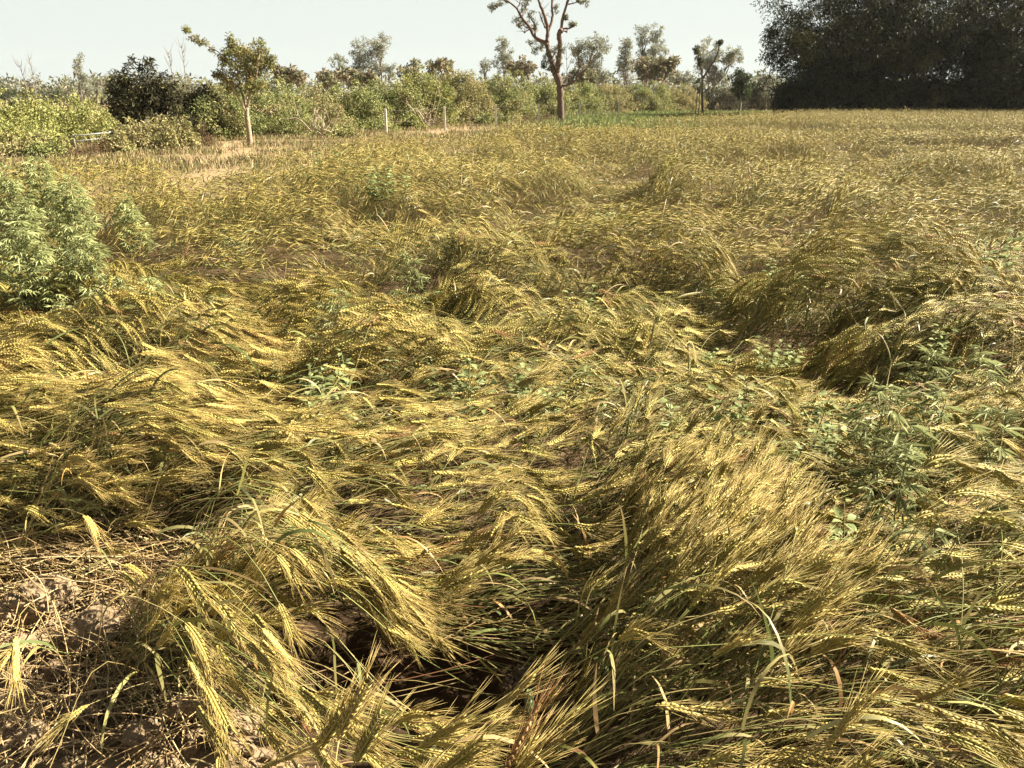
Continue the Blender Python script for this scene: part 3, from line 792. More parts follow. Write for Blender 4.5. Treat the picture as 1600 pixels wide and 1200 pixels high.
# ------------------------------------------------------------------ weeds in the crop
def oval_leaves(mb, P, D, Nn, L, W, C, droop=0.2):
    N = len(P); D = nrm(D); S = nrm(np.cross(D, Nn)); U = np.cross(S, D)
    L = np.broadcast_to(L, (N,))[:, None]; W = np.broadcast_to(W, (N,))[:, None]
    c1 = P + D * L * .33; c2 = P + D * L * .68 - U * L * droop * .35; t = P + D * L - U * L * droop
    V = np.stack([P, c1 - S * W * .5 + U * W * .12, c1, c1 + S * W * .5 + U * W * .12, c2 - S * W * .36 + U * W * .1, c2, c2 + S * W * .36 + U * W * .1, t], 1)
    F = [(0, 1, 2), (0, 2, 3), (1, 4, 5), (1, 5, 2), (2, 5, 6), (2, 6, 3), (4, 7, 5), (5, 7, 6)]
    mb.add(V, tile(F, N, 8), np.repeat(np.broadcast_to(C, (N, 3)), 8, 0))
HEMPC = np.array([.38, .41, .18])
def palmate(mb, P, D, U, L, rng, col=HEMPC):
    """hand-shaped leaves of seven narrow leaflets"""
    N = len(P)
    ang = np.array([-2.0, -1.25, -.62, 0, .62, 1.25, 2.0]); ln = np.array([.42, .70, .92, 1, .92, .70, .42])
    D = nrm(D); S = nrm(np.cross(D, U)); U = np.cross(S, D)
    dd = np.cos(ang)[None, :, None] * D[:, None] + np.sin(ang)[None, :, None] * S[:, None] + rng.normal(0, .10, (N, 7, 3))
    dd[..., 2] -= rng.uniform(.05, .5, (N, 1))
    cc = np.clip(col * (1 + rng.normal(0, .14, (N, 7, 1))) + rng.normal(0, .006, (N, 7, 3)), .01, 1)
    leaves(mb, np.repeat(P, 7, 0), dd.reshape(-1, 3), np.repeat(U, 7, 0) + rng.normal(0, .2, (N * 7, 3)),
           (L[:, None] * ln * rng.uniform(.85, 1.15, (N, 7))).ravel(), (L[:, None] * ln * .14).ravel(), cc.reshape(-1, 3), droop=.16, fold=.3)
def hemp(px, py, z, h, spread, label, seed, lean=(0, 0), leaf=.085, dens=1.0, base=None):
    rng = np.random.default_rng(seed)
    if h > .5: H = h; b = at(px, py, .55 * H)
    else:
        b = at(px, py, .4)
        for _ in range(3): Hc = float(canopy(b[:1], b[1:2])[0]); b = at(px, py, Hc + .06)
        H = Hc + .17 * (h / .35) ** .7
    b[2] = 0
    t = thing('hemp_plant', b, label, 'weed', 'hemp weeds growing in the crop')
    sm, fm = MB(), MB()
    top = np.array([lean[0], lean[1], H])
    ax = smooth_line([(0, 0, -.02), (top[0] * .3 + rng.normal(0, .02), top[1] * .3, H * .35), (top[0] * .7, top[1] * .7, H * .7), top], 6)
    tube(sm, ax, np.linspace(.007, .002, len(ax)) * (.6 + .5 * h), (.17, .20, .08), 5)
    Ps, Ds, Ls = [], [], []
    nodes = max(5, int(H / .06 * dens))
    for i in range(nodes):
        f = .18 + .80 * i / nodes
        p = ax[int(f * (len(ax) - 1))]
        for k in range(2):
            a = i * 1.57 + k * math.pi + rng.normal(0, .4)
            bl = spread * (1.05 - f) ** .7 * rng.uniform(.6, 1.15) * (.45 + f if f < .35 else 1)
            d = np.array([math.cos(a), math.sin(a), .55 + .5 * f])
            e = p + nrm(d) * bl * np.array([1, 1, 1.0])
            m = (p + e) / 2 - np.array([0, 0, .08 * bl])
            br = smooth_line([p, m, e], 4)
            tube(sm, br, np.linspace(.003, .001, len(br)), (.18, .22, .09), 4, False)
            nl = max(3, int(bl / .038 * dens))
            for j in range(nl):
                q = br[int((.25 + .75 * (j + .7) / nl) * (len(br) - 1) * .999)]
                a2 = a + rng.normal(0, 1.1)
                Ps.append(q + rng.normal(0, .012, 3)); Ds.append((math.cos(a2), math.sin(a2), rng.uniform(-.35, .55))); Ls.append(leaf * rng.uniform(.65, 1.2))
    for j in range(int(9 * dens)):
        a2 = rng.uniform(0, 6.28)
        Ps.append(top + rng.normal(0, .015, 3)); Ds.append((math.cos(a2), math.sin(a2), rng.uniform(-.1, 1.1))); Ls.append(leaf * rng.uniform(.5, .9))
    Ps, Ds = np.array(Ps), nrm(np.array(Ds))
    pe = Ps + Ds * .03
    palmate(fm, pe, Ds, np.array([0, 0, 1.0]) + rng.normal(0, .25, (len(Ps), 3)), np.array(Ls), rng, HEMPC * (1.30 if px < 300 else 1.0) * (1 + rng.normal(0, .06)))
    sm.build('stem', M_STEM, t); fm.build('foliage', M_LEAF, t)
HP = [  # px, py, z of foot, height, spread, label, lean
    (18, 340, 0, .95, .42, 'tall pale green hemp plant cut by the left border', (.02, 0)),
    (70, 325, 0, 1.02, .45, 'tallest hemp plant in the middle of the dense clump on the left', (0, 0)),
    (115, 360, 0, .92, .42, 'bushy hemp plant on the right side of the dense clump', (.05, 0)),
    (45, 420, 0, .72, .40, 'hemp plant in front of the tallest one, over dark shade', (0, 0)),
    (130, 430, 0, .58, .36, 'lower hemp plant at the front right foot of the dense clump', (.05, 0)),
    (205, 360, 0, .66, .30, 'slim separate hemp plant just right of the dense clump', (.0, 0)),
    (170, 450, 0, .30, .26, 'low hemp spray spreading below the slim separate plant', (.1, -.05)),
    (215, 455, 0, .24, .24, 'small hemp spray lying near the fold of laid wheat', (.1, 0)),
    (370, 400, 0, .34, .42, 'wide low hemp patch behind the pale swathe', (.1, 0)),
    (105, 490, 0, .24, .14, 'little hemp sprig standing in wheat below the clump', (0, 0)),
    (345, 485, 0, .26, .18, 'small hemp sprig left of the broad leaved seedlings', (0, 0)),
    (520, 490, 0, .34, .26, 'feathery hemp plant left of the brown bent straw streak', (.04, 0)),
    (640, 430, 0, .36, .20, 'faint hemp sprig beside the pinkish broken straw', (0, 0)),
    (1110, 485, 0, .42, .26, 'drooping hemp plant alone in the golden swathe, pale straw behind', (.0, 0)),
    (1445, 600, 0, .40, .28, 'hemp plant above the large one, over a dark gap', (0, 0)),
    (1500, 590, 0, .36, .24, 'grey green hemp spray right of the plant over the gap', (.08, 0)),
    (1420, 545, 0, .38, .18, 'thin hemp top poking out of bright wheat', (.0, 0)),
    (1370, 690, 0, .50, .26, 'large leaning hemp plant with long dark hanging leaves', (.0, .0)),
    (1430, 685, 0, .44, .24, 'large hemp plant spreading rightwards over bright laid ears', (.08, .0)),
    (1400, 755, 0, .30, .18, 'low hemp spray hanging below the two large plants', (.02, .0)),
    (1505, 695, 0, .34, .16, 'outer hemp shoot reaching to the right of the large pair', (.08, .0))]
for i, (px, py, z, h, sp, lab, ln) in enumerate(HP):
    hemp(px, py, z, h, sp, lab, 300 + i, ln, leaf=.080 if i < 13 else .085, dens=1.7 if i < 6 else 1.3 if i < 9 else 1.0)

def weed(px, py, z, h, n, label, seed, leaf=.055, col=(.32, .37, .15)):
    rng = np.random.default_rng(seed)
    b = at(px, py - 14, .4)
    for _ in range(3): Hc = float(canopy(b[:1], b[1:2])[0]); b = at(px, py - 14, Hc + .03)
    b[2] = 0; h = Hc + .22 * h - .02
    t = thing('broadleaf_weed', b, label, 'weed', 'broad leaved weeds growing through the laid wheat')
    sm, fm = MB(), MB()
    Ps, Ds, Ls = [], [], []
    for s in range(n + 2):
        a = rng.uniform(0, 6.28); r = rng.uniform(.02, .16) * (n > 1)
        f = np.array([math.cos(a) * r, math.sin(a) * r, 0]); hh = h * rng.uniform(.75, 1.1)
        top = f + np.array([math.cos(a) * .06, math.sin(a) * .06, hh]) + np.append(rng.normal(0, .03, 2), 0)
        ax = smooth_line([f, (f + top) / 2 + np.append(rng.normal(0, .015, 2), 0), top], 5)
        tube(sm, ax, np.linspace(.0035, .0015, len(ax)), (.20, .23, .09), 4)
        nn = max(5, int(hh / .035))
        for i in range(nn):
            k = .60 + .40 * i / (nn - 1)
            for q in range(2):
                a2 = i * 1.6 + q * math.pi + rng.normal(0, .3)
                Ps.append(ax[int(k * (len(ax) - 1))]); Ds.append((math.cos(a2), math.sin(a2), rng.uniform(-.1, .6))); Ls.append(leaf * rng.uniform(.6, 1.15) * (1.15 - .5 * max(0, k - .6)))
    Ps, Ds, Ls = np.array(Ps), nrm(np.array(Ds)), np.array(Ls)
    c = np.clip(np.array(col) * (1 + rng.normal(0, .12, (len(Ps), 1))), 0, 1)
    oval_leaves(fm, Ps + Ds * .012, Ds, np.array([0, 0, 1.0]) + rng.normal(0, .3, (len(Ps), 3)), Ls, Ls * .58, c)
    sm.build('stem', M_STEM, t); fm.build('foliage', M_LEAF, t)
WD = [(545, 585, .30, 3, 'leafy seedling patch at the rim of the dark brown furrow'), (470, 590, .28, 2, 'pale broad leaved seedlings left of the furrow patch'),
      (430, 520, .34, 2, 'broad leaved weed beside the feathery hemp'), (500, 600, .26, 1, 'lone pale rosette in the shaded furrow'),
      (655, 575, .30, 2, 'twin seedlings right of the dark brown furrow'), (700, 590, .28, 2, 'seedling with spread leaves next to the twin seedlings'),
      (850, 600, .40, 5, 'biggest leafy weed clump in the middle of the field'), (820, 550, .34, 2, 'upper shoots of broad leaves above the biggest clump'), (890, 590, .30, 3, 'low leafy shoots spreading right of the biggest clump'),
      (700, 385, .40, 3, 'bushy weed in front of the dark standing wheat clump'), (850, 385, .40, 3, 'shaded leafy weed on the saddle between two swells'),
      (800, 385, .34, 2, 'small green weed left of the shaded saddle weed'), (945, 495, .30, 2, 'two crossed seedlings on the reddish swathe'), (905, 470, .28, 1, 'single upright seedling near the crossed pair'),
      (1180, 440, .36, 3, 'leafy weed left of the great dark swell'), (1225, 445, .34, 2, 'weed with raised tip at the foot of the great dark swell'),
      (1195, 550, .30, 4, 'broad leaved clump at the foot of the lone hemp plant'), (1130, 560, .26, 2, 'dark low leaves under the lone hemp plant'),
      (1245, 640, .42, 2, 'pale large leaved weed over the dark gap on the right'), (1300, 710, .46, 4, 'cluster of grey green leaves left of the large hemp'), (1265, 700, .36, 2, 'trailing leaves beside the grey green cluster'),
      (1440, 520, .34, 2, 'weed at the edge of the dark hole with hanging blades'), (1080, 620, .26, 2, 'faint seedlings amid combed wheat'), (1140, 625, .26, 1, 'small yellowish seedling near the faint ones'),
      (1590, 640, .36, 2, 'dark leaved weed cut by the right border'), (1510, 385, .40, 3, 'weed on the bright swathe behind the great swell'), (1550, 395, .34, 2, 'pale weed to the right of the bright swathe weed'),
      (1035, 300, .45, 3, 'distant green weed below the standing wheat'), (600, 285, .5, 5, 'wide green weed patch behind the standing clump'), (515, 262, .6, 4, 'dark leafy weed in a gap of the standing wheat'),
      (585, 350, .45, 3, 'leafy weed left of the dark standing clump'), (935, 345, .36, 2, 'small weed above the long swell'), (1330, 830, .30, 1, 'single leafy shoot below the large hemp'), (745, 300, .45, 2, 'tiny weed between standing clumps')]
for i, (px, py, h, n, lab) in enumerate(WD):
    weed(px, py, .0 if py > 500 else .0, h, n, lab, 500 + i, leaf=.046 + .02 * (py < 400))

# the lone canary grass head in front of the hollow, and the tall stems of wild grass
def canary(px, py_top, label):
    rng = np.random.default_rng(5)
    tip = at(px, py_top, .62)
    t = thing('canary_grass', (tip[0], tip[1] - .03, 0), label, 'grass')
    b = np.array([tip[0], tip[1] - .03, 0])
    sm, hm = MB(), MB()
    ax = smooth_line([(0, 0, 0), (.004, .01, .3), (0, .028, .575)], 6)
    tube(sm, ax, np.linspace(.0016, .0009, len(ax)), (.28, .33, .14), 5)
    n = 150
    z = rng.uniform(0, .045, n); a = rng.uniform(0, 6.28, n); r = .0052 * np.sin(np.clip(z / .045 * .92 + .08, 0, 1) * math.pi) ** .6
    P = np.column_stack([r * np.cos(a), .028 + r * np.sin(a), .572 + z])
    leaves(hm, P, np.column_stack([np.cos(a) * .35, np.sin(a) * .35, np.ones(n)]), np.column_stack([np.cos(a), np.sin(a), np.zeros(n)]), .0075, .0042, np.array([.34, .42, .22]) * (1 + rng.normal(0, .1, (n, 1))), droop=.0, fold=.4)
    zz = np.linspace(0, .045, 8); tube(hm, np.column_stack([zz * 0, zz * 0 + .028, .572 + zz]), .0048 * np.sin(np.clip(zz / .045 * .9 + .08, 0, 1) * math.pi) ** .6, (.42, .46, .24), 7)
    sm.build('stem', M_STEM, t); hm.build('seed_head', M_LEAF, t)
canary(827, 1078, 'thin stem with a pale green cylindrical seed head before the dark hollow')

# ------------------------------------------------------------------ trees, hedge, fence
def depth_of(py): return 1.6 / math.tan(PITCH - math.atan((600.0 - py) / FPX))
def clump_leaves(mb, Cn, Rr, per, L, W, cols, rng, droop=.3, up=.5, hang=0.0, shell=.5, squash=.8):
    """leaves spread through clumps: centres Cn, radii Rr"""
    Cn = np.asarray(Cn, float); n = len(Cn)
    Rr = np.broadcast_to(Rr, (n,))
    k = np.maximum(3, (per * (Rr / Rr.mean()) ** 2).astype(int))
    i = np.repeat(np.arange(n), k); m = len(i)
    d = rand_unit(m, rng); r = rng.random(m) ** shell
    P = Cn[i] + d * (r * Rr[i])[:, None] * np.array([1, 1, squash])
    D = d * .8 + rng.normal(0, .6, (m, 3)); D[:, 2] -= hang
    Nn = d * .4 + np.array([0, 0, up]) + rng.normal(0, .45, (m, 3))
    cols = np.asarray(cols, float)
    cl = cols[rng.integers(0, len(cols), n)] * (1 + rng.normal(0, .10, (n, 1)))
    c = np.clip(cl[i] * (1 + rng.normal(0, .14, (m, 1))) + rng.normal(0, .006, (m, 3)), .005, 1)
    l = L * rng.uniform(.65, 1.3, m)
    leaves(mb, P, D, Nn, l, l * W, c, droop=droop)
def dome(c, rx, ry, h, n, rng, low=.05, bump=.16):
    """clump centres through a bush that stands on the ground at c"""
    d = rand_unit(n * 2, rng); d[:, 2] = np.abs(d[:, 2])
    r = rng.random(n * 2) ** .30
    b = 1 + bump * (fbm(d[:, 0] * 2.2 + c[0], d[:, 1] * 2.2 + d[:, 2] * 2, 7, 2) * 1.4)
    p = d * (r * b)[:, None] * np.array([rx, ry, h]); p[:, 2] += low * h
    return (np.array([c[0], c[1], 0]) + p)[:n]
def blob(c, rx, ry, rz, n, rng, bump=.22, fill=.38, seed=0):
    d = rand_unit(n, rng); r = rng.random(n) ** fill
    b = 1 + bump * fbm(d[:, 0] * 1.9 + c[0] * .7 + seed, d[:, 1] * 1.9 + d[:, 2] * 2.3 + seed, 9, 2) * 1.8
    return np.asarray(c) + d * (r * b)[:, None] * np.array([rx, ry, rz])
def limbs(mb, base, ends, r0, col, rng, wob=.08, sides=6):
    base = np.asarray(base, float)
    for e in ends:
        e = np.asarray(e, float); v = e - base; l = np.linalg.norm(v)
        m1 = base + v * .35 + rng.normal(0, wob * l, 3) * .6 + np.array([0, 0, .06 * l]); m2 = base + v * .7 + rng.normal(0, wob * l, 3)
        ln = smooth_line([base, m1, m2, e], 4)
        tube(mb, ln, np.linspace(r0, r0 * .25, len(ln)), col, sides, False)
HEDGE = {'yellow': [(.42, .43, .14), (.48, .47, .17), (.37, .39, .13)], 'green': [(.37, .40, .14), (.43, .43, .17), (.31, .35, .13), (.44, .41, .18)],
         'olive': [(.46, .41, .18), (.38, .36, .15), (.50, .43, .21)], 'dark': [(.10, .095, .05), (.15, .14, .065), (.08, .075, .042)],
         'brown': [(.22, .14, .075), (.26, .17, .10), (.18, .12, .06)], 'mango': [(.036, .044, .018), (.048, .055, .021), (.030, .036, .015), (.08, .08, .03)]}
def bush(name, cx, w, top, by, label, kind, group=None, cat='bush', L=.085, W=.5, per=90, dens=1.0, seed=0, twigs=5, hang=0.0, shrink=1.0, cl=None):
    rng = np.random.default_rng(900 + seed)
    Y = depth_of(by)
    c = at_d(cx, by, Y); c[2] = 0
    tp = at_d(cx, top, Y)[2]
    hw = abs(at_d(cx + w / 2, by, Y)[0] - c[0])
    if name == 'hedge_bush': w *= 1.35; hw *= 1.35
    t = thing(name, c, label, cat, group)
    fm, sm = MB(), MB()
    cr = (.17 + .10 * min(hw, 2.4)) if cl is None else cl
    n = int(dens * 26 * max(1, hw * tp / (cr * cr) / 8))
    o = dome((0, 0), max(.1, hw - cr * .4), max(.1, hw * .8 - cr * .4), max(.1, tp - cr * .55), n, rng)
    clump_leaves(fm, o, cr * rng.uniform(.6, 1.35, n), per, L, W, HEDGE[kind], rng, hang=hang)
    # ragged shoots break the outline
    k = int(14 * hw)
    sh = dome((0, 0), hw * 1.03, hw * .8, tp * 1.0, k * 3, rng); sh = sh[np.argsort(-np.abs(sh[:, 0]) / hw - sh[:, 2] / tp)][:k]
    for s in sh:
        q = s + rng.normal(0, .05, (1, 3)) + np.linspace(0, 1, 7)[:, None] * np.array([rng.normal(0, .16), rng.normal(0, .1), rng.uniform(.1, .38)])
        clump_leaves(fm, q, .055, 6, L, W, HEDGE[kind], rng)
    for a in range(twigs):
        e = o[rng.integers(n)]
        limbs(sm, (rng.normal(0, hw * .25), rng.normal(0, .15), 0), [e * np.array([.9, .9, .95])], .03 + .012 * tp, (.20, .15, .10), rng)
    sm.build('stem', M_BARK, t); fm.build('foliage', M_LEAF if kind != 'dark' else M_GLOSS, t)
HG = 'bushes of the hedge behind the field'
YB = 'yellow green shrubs of the left hedge'
B = [('hedge_bush', -20, 130, 150, 232, 'yellow green shrub cut by the left border', 'yellow', YB), ('hedge_bush', 55, 120, 148, 230, 'yellow green shrub below the two leaning bare saplings', 'yellow', YB),
     ('hedge_bush', 120, 110, 152, 226, 'yellow green shrub left of the dark mango bush, behind the wires', 'yellow', YB), ('hedge_bush', 20, 130, 178, 240, 'low yellowish shrub in front of the left hedge', 'yellow', YB),
     ('low_bush', 40, 110, 212, 247, 'dry brownish shrub at the foot of the left hedge', 'olive', None), ('low_bush', 75, 60, 222, 250, 'small green bush beside the reddish dry brush', 'green', None),
     ('hedge_bush', 345, 90, 128, 216, 'green bush behind the slim pale trunk, left of it', 'green', HG), ('hedge_bush', 430, 110, 128, 213, 'tall green bush just right of the slim pale trunk', 'green', HG),
     ('hedge_bush', 490, 90, 140, 208, 'olive bush with pale dead branches across it', 'olive', HG), ('hedge_bush', 545, 100, 130, 203, 'rounded bush left of the leftmost concrete post', 'green', HG),
     ('hedge_bush', 610, 90, 126, 199, 'bush directly behind the leftmost concrete post', 'green', HG), ('hedge_bush', 660, 90, 112, 196, 'tall yellowish bush between the first two concrete posts', 'yellow', HG),
     ('hedge_bush', 715, 90, 108, 192, 'tall brownish green bush behind the second concrete post', 'olive', HG), ('hedge_bush', 790, 90, 114, 189, 'bush with a dark hollow at its foot behind the third post', 'green', HG),
     ('hedge_bush', 845, 80, 128, 186, 'bush behind the bare limbed tree, on its left', 'green', HG), ('hedge_bush', 905, 80, 130, 184, 'bush right of the trunk of the bare limbed tree', 'green', HG),
     ('hedge_bush', 950, 60, 130, 181, 'pale olive bush at the post furthest right', 'olive', HG), ('hedge_bush', 1005, 80, 128, 178, 'dark based round bush behind the strip of green grass', 'green', HG),
     ('hedge_bush', 1055, 70, 130, 176, 'bush right of the dark based round bush', 'olive', HG), ('hedge_bush', 1120, 70, 138, 174, 'dark green bush behind the forked lopped tree', 'dark', HG),
     ('hedge_bush', 1165, 60, 130, 173, 'dark bush below the small dark tree', 'dark', HG), ('hedge_bush', 1205, 50, 150, 172, 'low dark bush at the left foot of the big dark crown', 'dark', HG),
     ('low_bush', 235, 110, 186, 238, 'olive shrub before the dark mango bush', 'olive', None), ('low_bush', 180, 60, 212, 243, 'small olive shrub at the end of the wires', 'olive', None), ('low_bush', 285, 60, 196, 236, 'scrubby shrub right before the dark mango bush', 'olive', None),
     ('low_bush', 520, 70, 196, 216, 'deep green low bush under the pale dead branches', 'green', None), ('low_bush', 645, 40, 186, 202, 'bright yellow green tuft between two concrete posts', 'yellow', None),
     ('low_bush', 600, 50, 190, 206, 'low grassy bush before the leftmost concrete post', 'green', None), ('low_bush', 770, 60, 182, 196, 'grey green low bush near the third post', 'green', None),
     ('dry_brush', 130, 100, 222, 248, 'reddish brown heap of dry brush below the wires', 'brown', None), ('dry_brush', 320, 50, 205, 226, 'reddish dry weeds left of the slim pale trunk', 'brown', None),
     ('dry_brush', 625, 50, 184, 200, 'maroon dry weeds right of the leftmost post', 'brown', None), ('dry_brush', 672, 50, 180, 199, 'tangle of dry reddish stems before the second post', 'brown', None),
     ('dry_brush', 840, 60, 178, 192, 'greyish dry weeds left of the bare limbed tree', 'brown', None),
     ('low_bush', 1490, 130, 140, 169, 'dull green shrub under the big dark crowns', 'dark', None), ('round_bush', 1547, 24, 149, 164, 'small sunlit round bush in the shade of the dark crowns', 'yellow', None)]
for i, (nm, cx, w, top, by, lab, kind, grp) in enumerate(B):
    far = depth_of(by)
    small = nm in ('dry_brush', 'low_bush')
    bush(nm, cx, w, top, by, lab, kind, grp, seed=i, L=(.085 if far < 40 else .11) * (.7 if nm == 'dry_brush' else 1), W=.55 if nm != 'dry_brush' else .22,
         per=80 if small else 105, dens=.8 if nm == 'dry_brush' else 1.0, twigs=14 if nm == 'dry_brush' else 6)
# dark mango bushes on the left
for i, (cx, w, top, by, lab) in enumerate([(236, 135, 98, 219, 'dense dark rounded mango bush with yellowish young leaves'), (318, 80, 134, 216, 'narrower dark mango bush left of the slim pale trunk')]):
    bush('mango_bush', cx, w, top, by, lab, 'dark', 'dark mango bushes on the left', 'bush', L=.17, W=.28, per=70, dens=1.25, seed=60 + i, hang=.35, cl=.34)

# ---- big dark mango trees on the right
def big_tree(cx, top, Y, rx, rz, label, seed):
    rng = np.random.default_rng(seed)
    c = at_d(cx, 170, Y); c[2] = 0
    t = thing('mango_tree', c, label, 'tree', 'big dark mango trees at the right')
    tm, fm = MB(), MB()
    cz = at_d(cx, top, Y)[2] - rz
    tube(tm, smooth_line([(0, 0, -.1), (.1, 0, 1.2), (0, .1, 2.6)], 4), [.62, .55, .5, .48, .46, .45, .44, .43, .42], (.13, .10, .075), 10)
    n = 40
    k = np.arange(n) + .5                                    # boughs spread evenly over the crown, each a lump of its own
    ph, ct = k * 2.39996, 1 - 1.72 * k / n
    st = np.sqrt(1 - ct * ct)
    lobe = np.column_stack([np.cos(ph) * st, np.sin(ph) * st, ct]) * np.array([rx, rx * .9, rz]) * (.80 + .13 * rng.normal(size=(n, 1))) + np.array([0, 0, cz])
    lobe += rng.normal(0, .35, (n, 3)); lobe[:, 2] = np.maximum(lobe[:, 2], 1.1)
    lr = rng.uniform(1.5, 2.6, n)
    skirt = np.column_stack([np.cos(k[:26] * 2.4) * rx * .70, np.sin(k[:26] * 2.4) * rx * .68, rng.uniform(.7, 2.2, 26)])
    lobe = np.vstack([lobe, skirt]); lr = np.append(lr, rng.uniform(1.0, 1.7, 26))
    limbs(tm, (0, .1, 2.4), lobe[:40:3] * .9, .22, (.13, .10, .075), rng)
    lit_lobes = rng.random(len(lobe)) < .12  # lobes with a lighter leaf colour that paints sunlit highlights on the boughs
    for l, r, lit_lobe in zip(lobe, lr, lit_lobes):
        q = blob(l, r, r, r * .74, 26, rng, bump=.15, fill=.18, seed=seed)
        clump_leaves(fm, q, r * .30 * rng.uniform(.7, 1.35, 26), 62, .25, .27, [(.22, .20, .08), (.13, .125, .05), (.08, .08, .033)] if lit_lobe else HEDGE['mango'], rng, droop=.25, hang=.45, shell=.45)
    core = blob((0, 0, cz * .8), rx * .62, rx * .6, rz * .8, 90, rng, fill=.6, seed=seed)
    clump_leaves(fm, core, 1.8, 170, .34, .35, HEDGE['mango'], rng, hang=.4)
    tm.build('trunk', M_BARK, t); fm.build('crown', M_GLOSS, t)
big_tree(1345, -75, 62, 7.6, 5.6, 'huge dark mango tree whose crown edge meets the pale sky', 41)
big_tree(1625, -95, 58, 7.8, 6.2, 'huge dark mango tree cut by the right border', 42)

# ---- the tall bare limbed tree
def px_line(pts, Y, rng, jit=.5, m=4):
    P = np.array([at_d(x, y, Y + (0 if i == 0 else rng.normal(0, jit) * 0 + dy)) for i, (x, y, dy) in enumerate(pts)])
    return smooth_line(P, m)
def bare_tree():
    rng = np.random.default_rng(77)
    Y = 50.0
    b = at_d(877, 189, Y); b[2] = 0
    t = thing('bare_limbed_tree', b, 'tall lopped tree with bare twisted limbs and sparse leaf tufts', 'tree')
    tm, fm = MB(), MB()
    bark = (.19, .135, .105)
    px = lambda r: r * Y / FPX
    segs = [([(877, 192, 0), (876, 160, 0), (875, 138, 0), (873, 126, 0), (868, 114, 0)], 6.6, 6.2),
            ([(868, 116, 0), (862, 96, .1), (856, 76, .2), (854, 63, .2)], 5.6, 4.4),
            ([(855, 68, .2), (836, 58, .5), (827, 42, .8), (815, 27, 1.0), (808, 14, 1.2), (793, 2, 1.5), (776, -2, 1.6)], 3.4, 1.3),
            ([(854, 65, .2), (856, 48, .0), (852, 30, -.2), (845, 10, -.4), (838, -12, -.6), (834, -40, -.8)], 3.6, 1.6),
            ([(856, 50, .0), (863, 28, .3), (862, 5, .5), (864, -25, .7)], 2.7, 1.3),
            ([(870, 118, 0), (873, 93, -.3), (875, 67, -.6), (873, 54, -.8), (878, 46, -.9)], 4.6, 4.2),
            ([(877, 50, -.9), (878, 33, -1.0), (883, 13, -1.2), (890, -6, -1.4), (896, -35, -1.5)], 3.2, 1.5),
            ([(878, 45, -.9), (890, 44, -1.2), (898, 40, -1.4)], 1.6, .8), ([(879, 47, -.9), (886, 51, -.7)], 1.3, .8),
            ([(875, 134, 0), (887, 133, -.4), (898, 126, -.7), (903, 117, -.9), (905, 108, -1.0), (909, 102, -1.1)], 2.3, .8),
            ([(902, 121, -.8), (912, 111, -1.0), (923, 102, -1.3)], 1.4, .6),
            ([(852, 44, -.1), (847, 32, .1), (842, 18, .3)], 1.5, .8), ([(836, 57, .5), (837, 44, .4), (831, 30, .2), (826, 24, .2)], 1.8, .8),
            ([(815, 27, 1.0), (820, 17, .9), (824, 3, .7)], 1.4, .7), ([(824, 44, .9), (816, 38, 1.3)], 1.3, .6), ([(826, 46, .9), (818, 52, 1.1)], 1.1, .5),
            ([(808, 14, 1.2), (813, 2, 1.2), (812, -14, 1.2)], 1.3, .6), ([(886, 7, -1.2), (900, 4, -1.5), (904, -2, -1.6)], 1.2, .6)]
    for pts, r0, r1 in segs:
        ln = px_line(pts, Y, rng) - b
        ln[:, :2] += rng.normal(0, .015, (len(ln), 2))
        r = np.linspace(px(r0), px(r1), len(ln)) * .80 * (1 + rng.normal(0, .09, len(ln)))
        tube(tm, ln, r, bark, 8)
        if r0 < 4:
            for q in range(7):                               # fine twigs along the limbs
                p = ln[rng.integers(len(ln) // 3, len(ln))]
                e = p + np.array([rng.normal(0, .22), rng.normal(0, .22), rng.uniform(.05, .5)])
                tube(tm, smooth_line([p, (p + e) / 2 + rng.normal(0, .05, 3), e], 3), np.linspace(.018, .006, 7), bark, 4, False)
    tufts = [(775, 8, 1.6, 9, 6), (785, 4, 1.6, 8, 5), (768, 12, 1.6, 6, 4), (818, 10, .9, 8, 9), (822, 0, .8, 8, 7), (808, 32, 1.1, 7, 8), (813, 38, 1.1, 6, 5), (830, 24, .3, 7, 8), (836, 40, .4, 6, 8),
             (832, 66, .6, 7, 5), (836, 78, .5, 8, 6), (846, 72, .4, 6, 7), (855, 82, .1, 8, 8), (862, 92, .0, 9, 9), (852, 98, .1, 7, 8), (866, 78, -.2, 7, 9), (876, 72, -.6, 6, 8), (876, 88, -.4, 6, 10), (860, 106, .0, 7, 5), (872, 102, -.2, 5, 7), (849, 103, .1, 3, 6),
             (869, 14, .4, 4, 7), (895, 36, -1.3, 6, 4), (914, 4, -1.6, 6, 4), (884, 25, -1.1, 2, 6), (905, 0, -1.6, 4, 3)]
    for x, y, dy, rx, ry in tufts:
        c = at_d(x, y, Y + dy) - b
        q = blob(c, px(rx), px(rx), px(ry), 9, rng, bump=.1, fill=.5)
        clump_leaves(fm, q, px(2.4), 20, .11, .34, [(.24, .24, .11), (.30, .26, .11), (.18, .19, .09)], rng, hang=.2)
    tm.build('trunk', M_BARK, t); fm.build('crown', M_LEAF, t)
bare_tree()
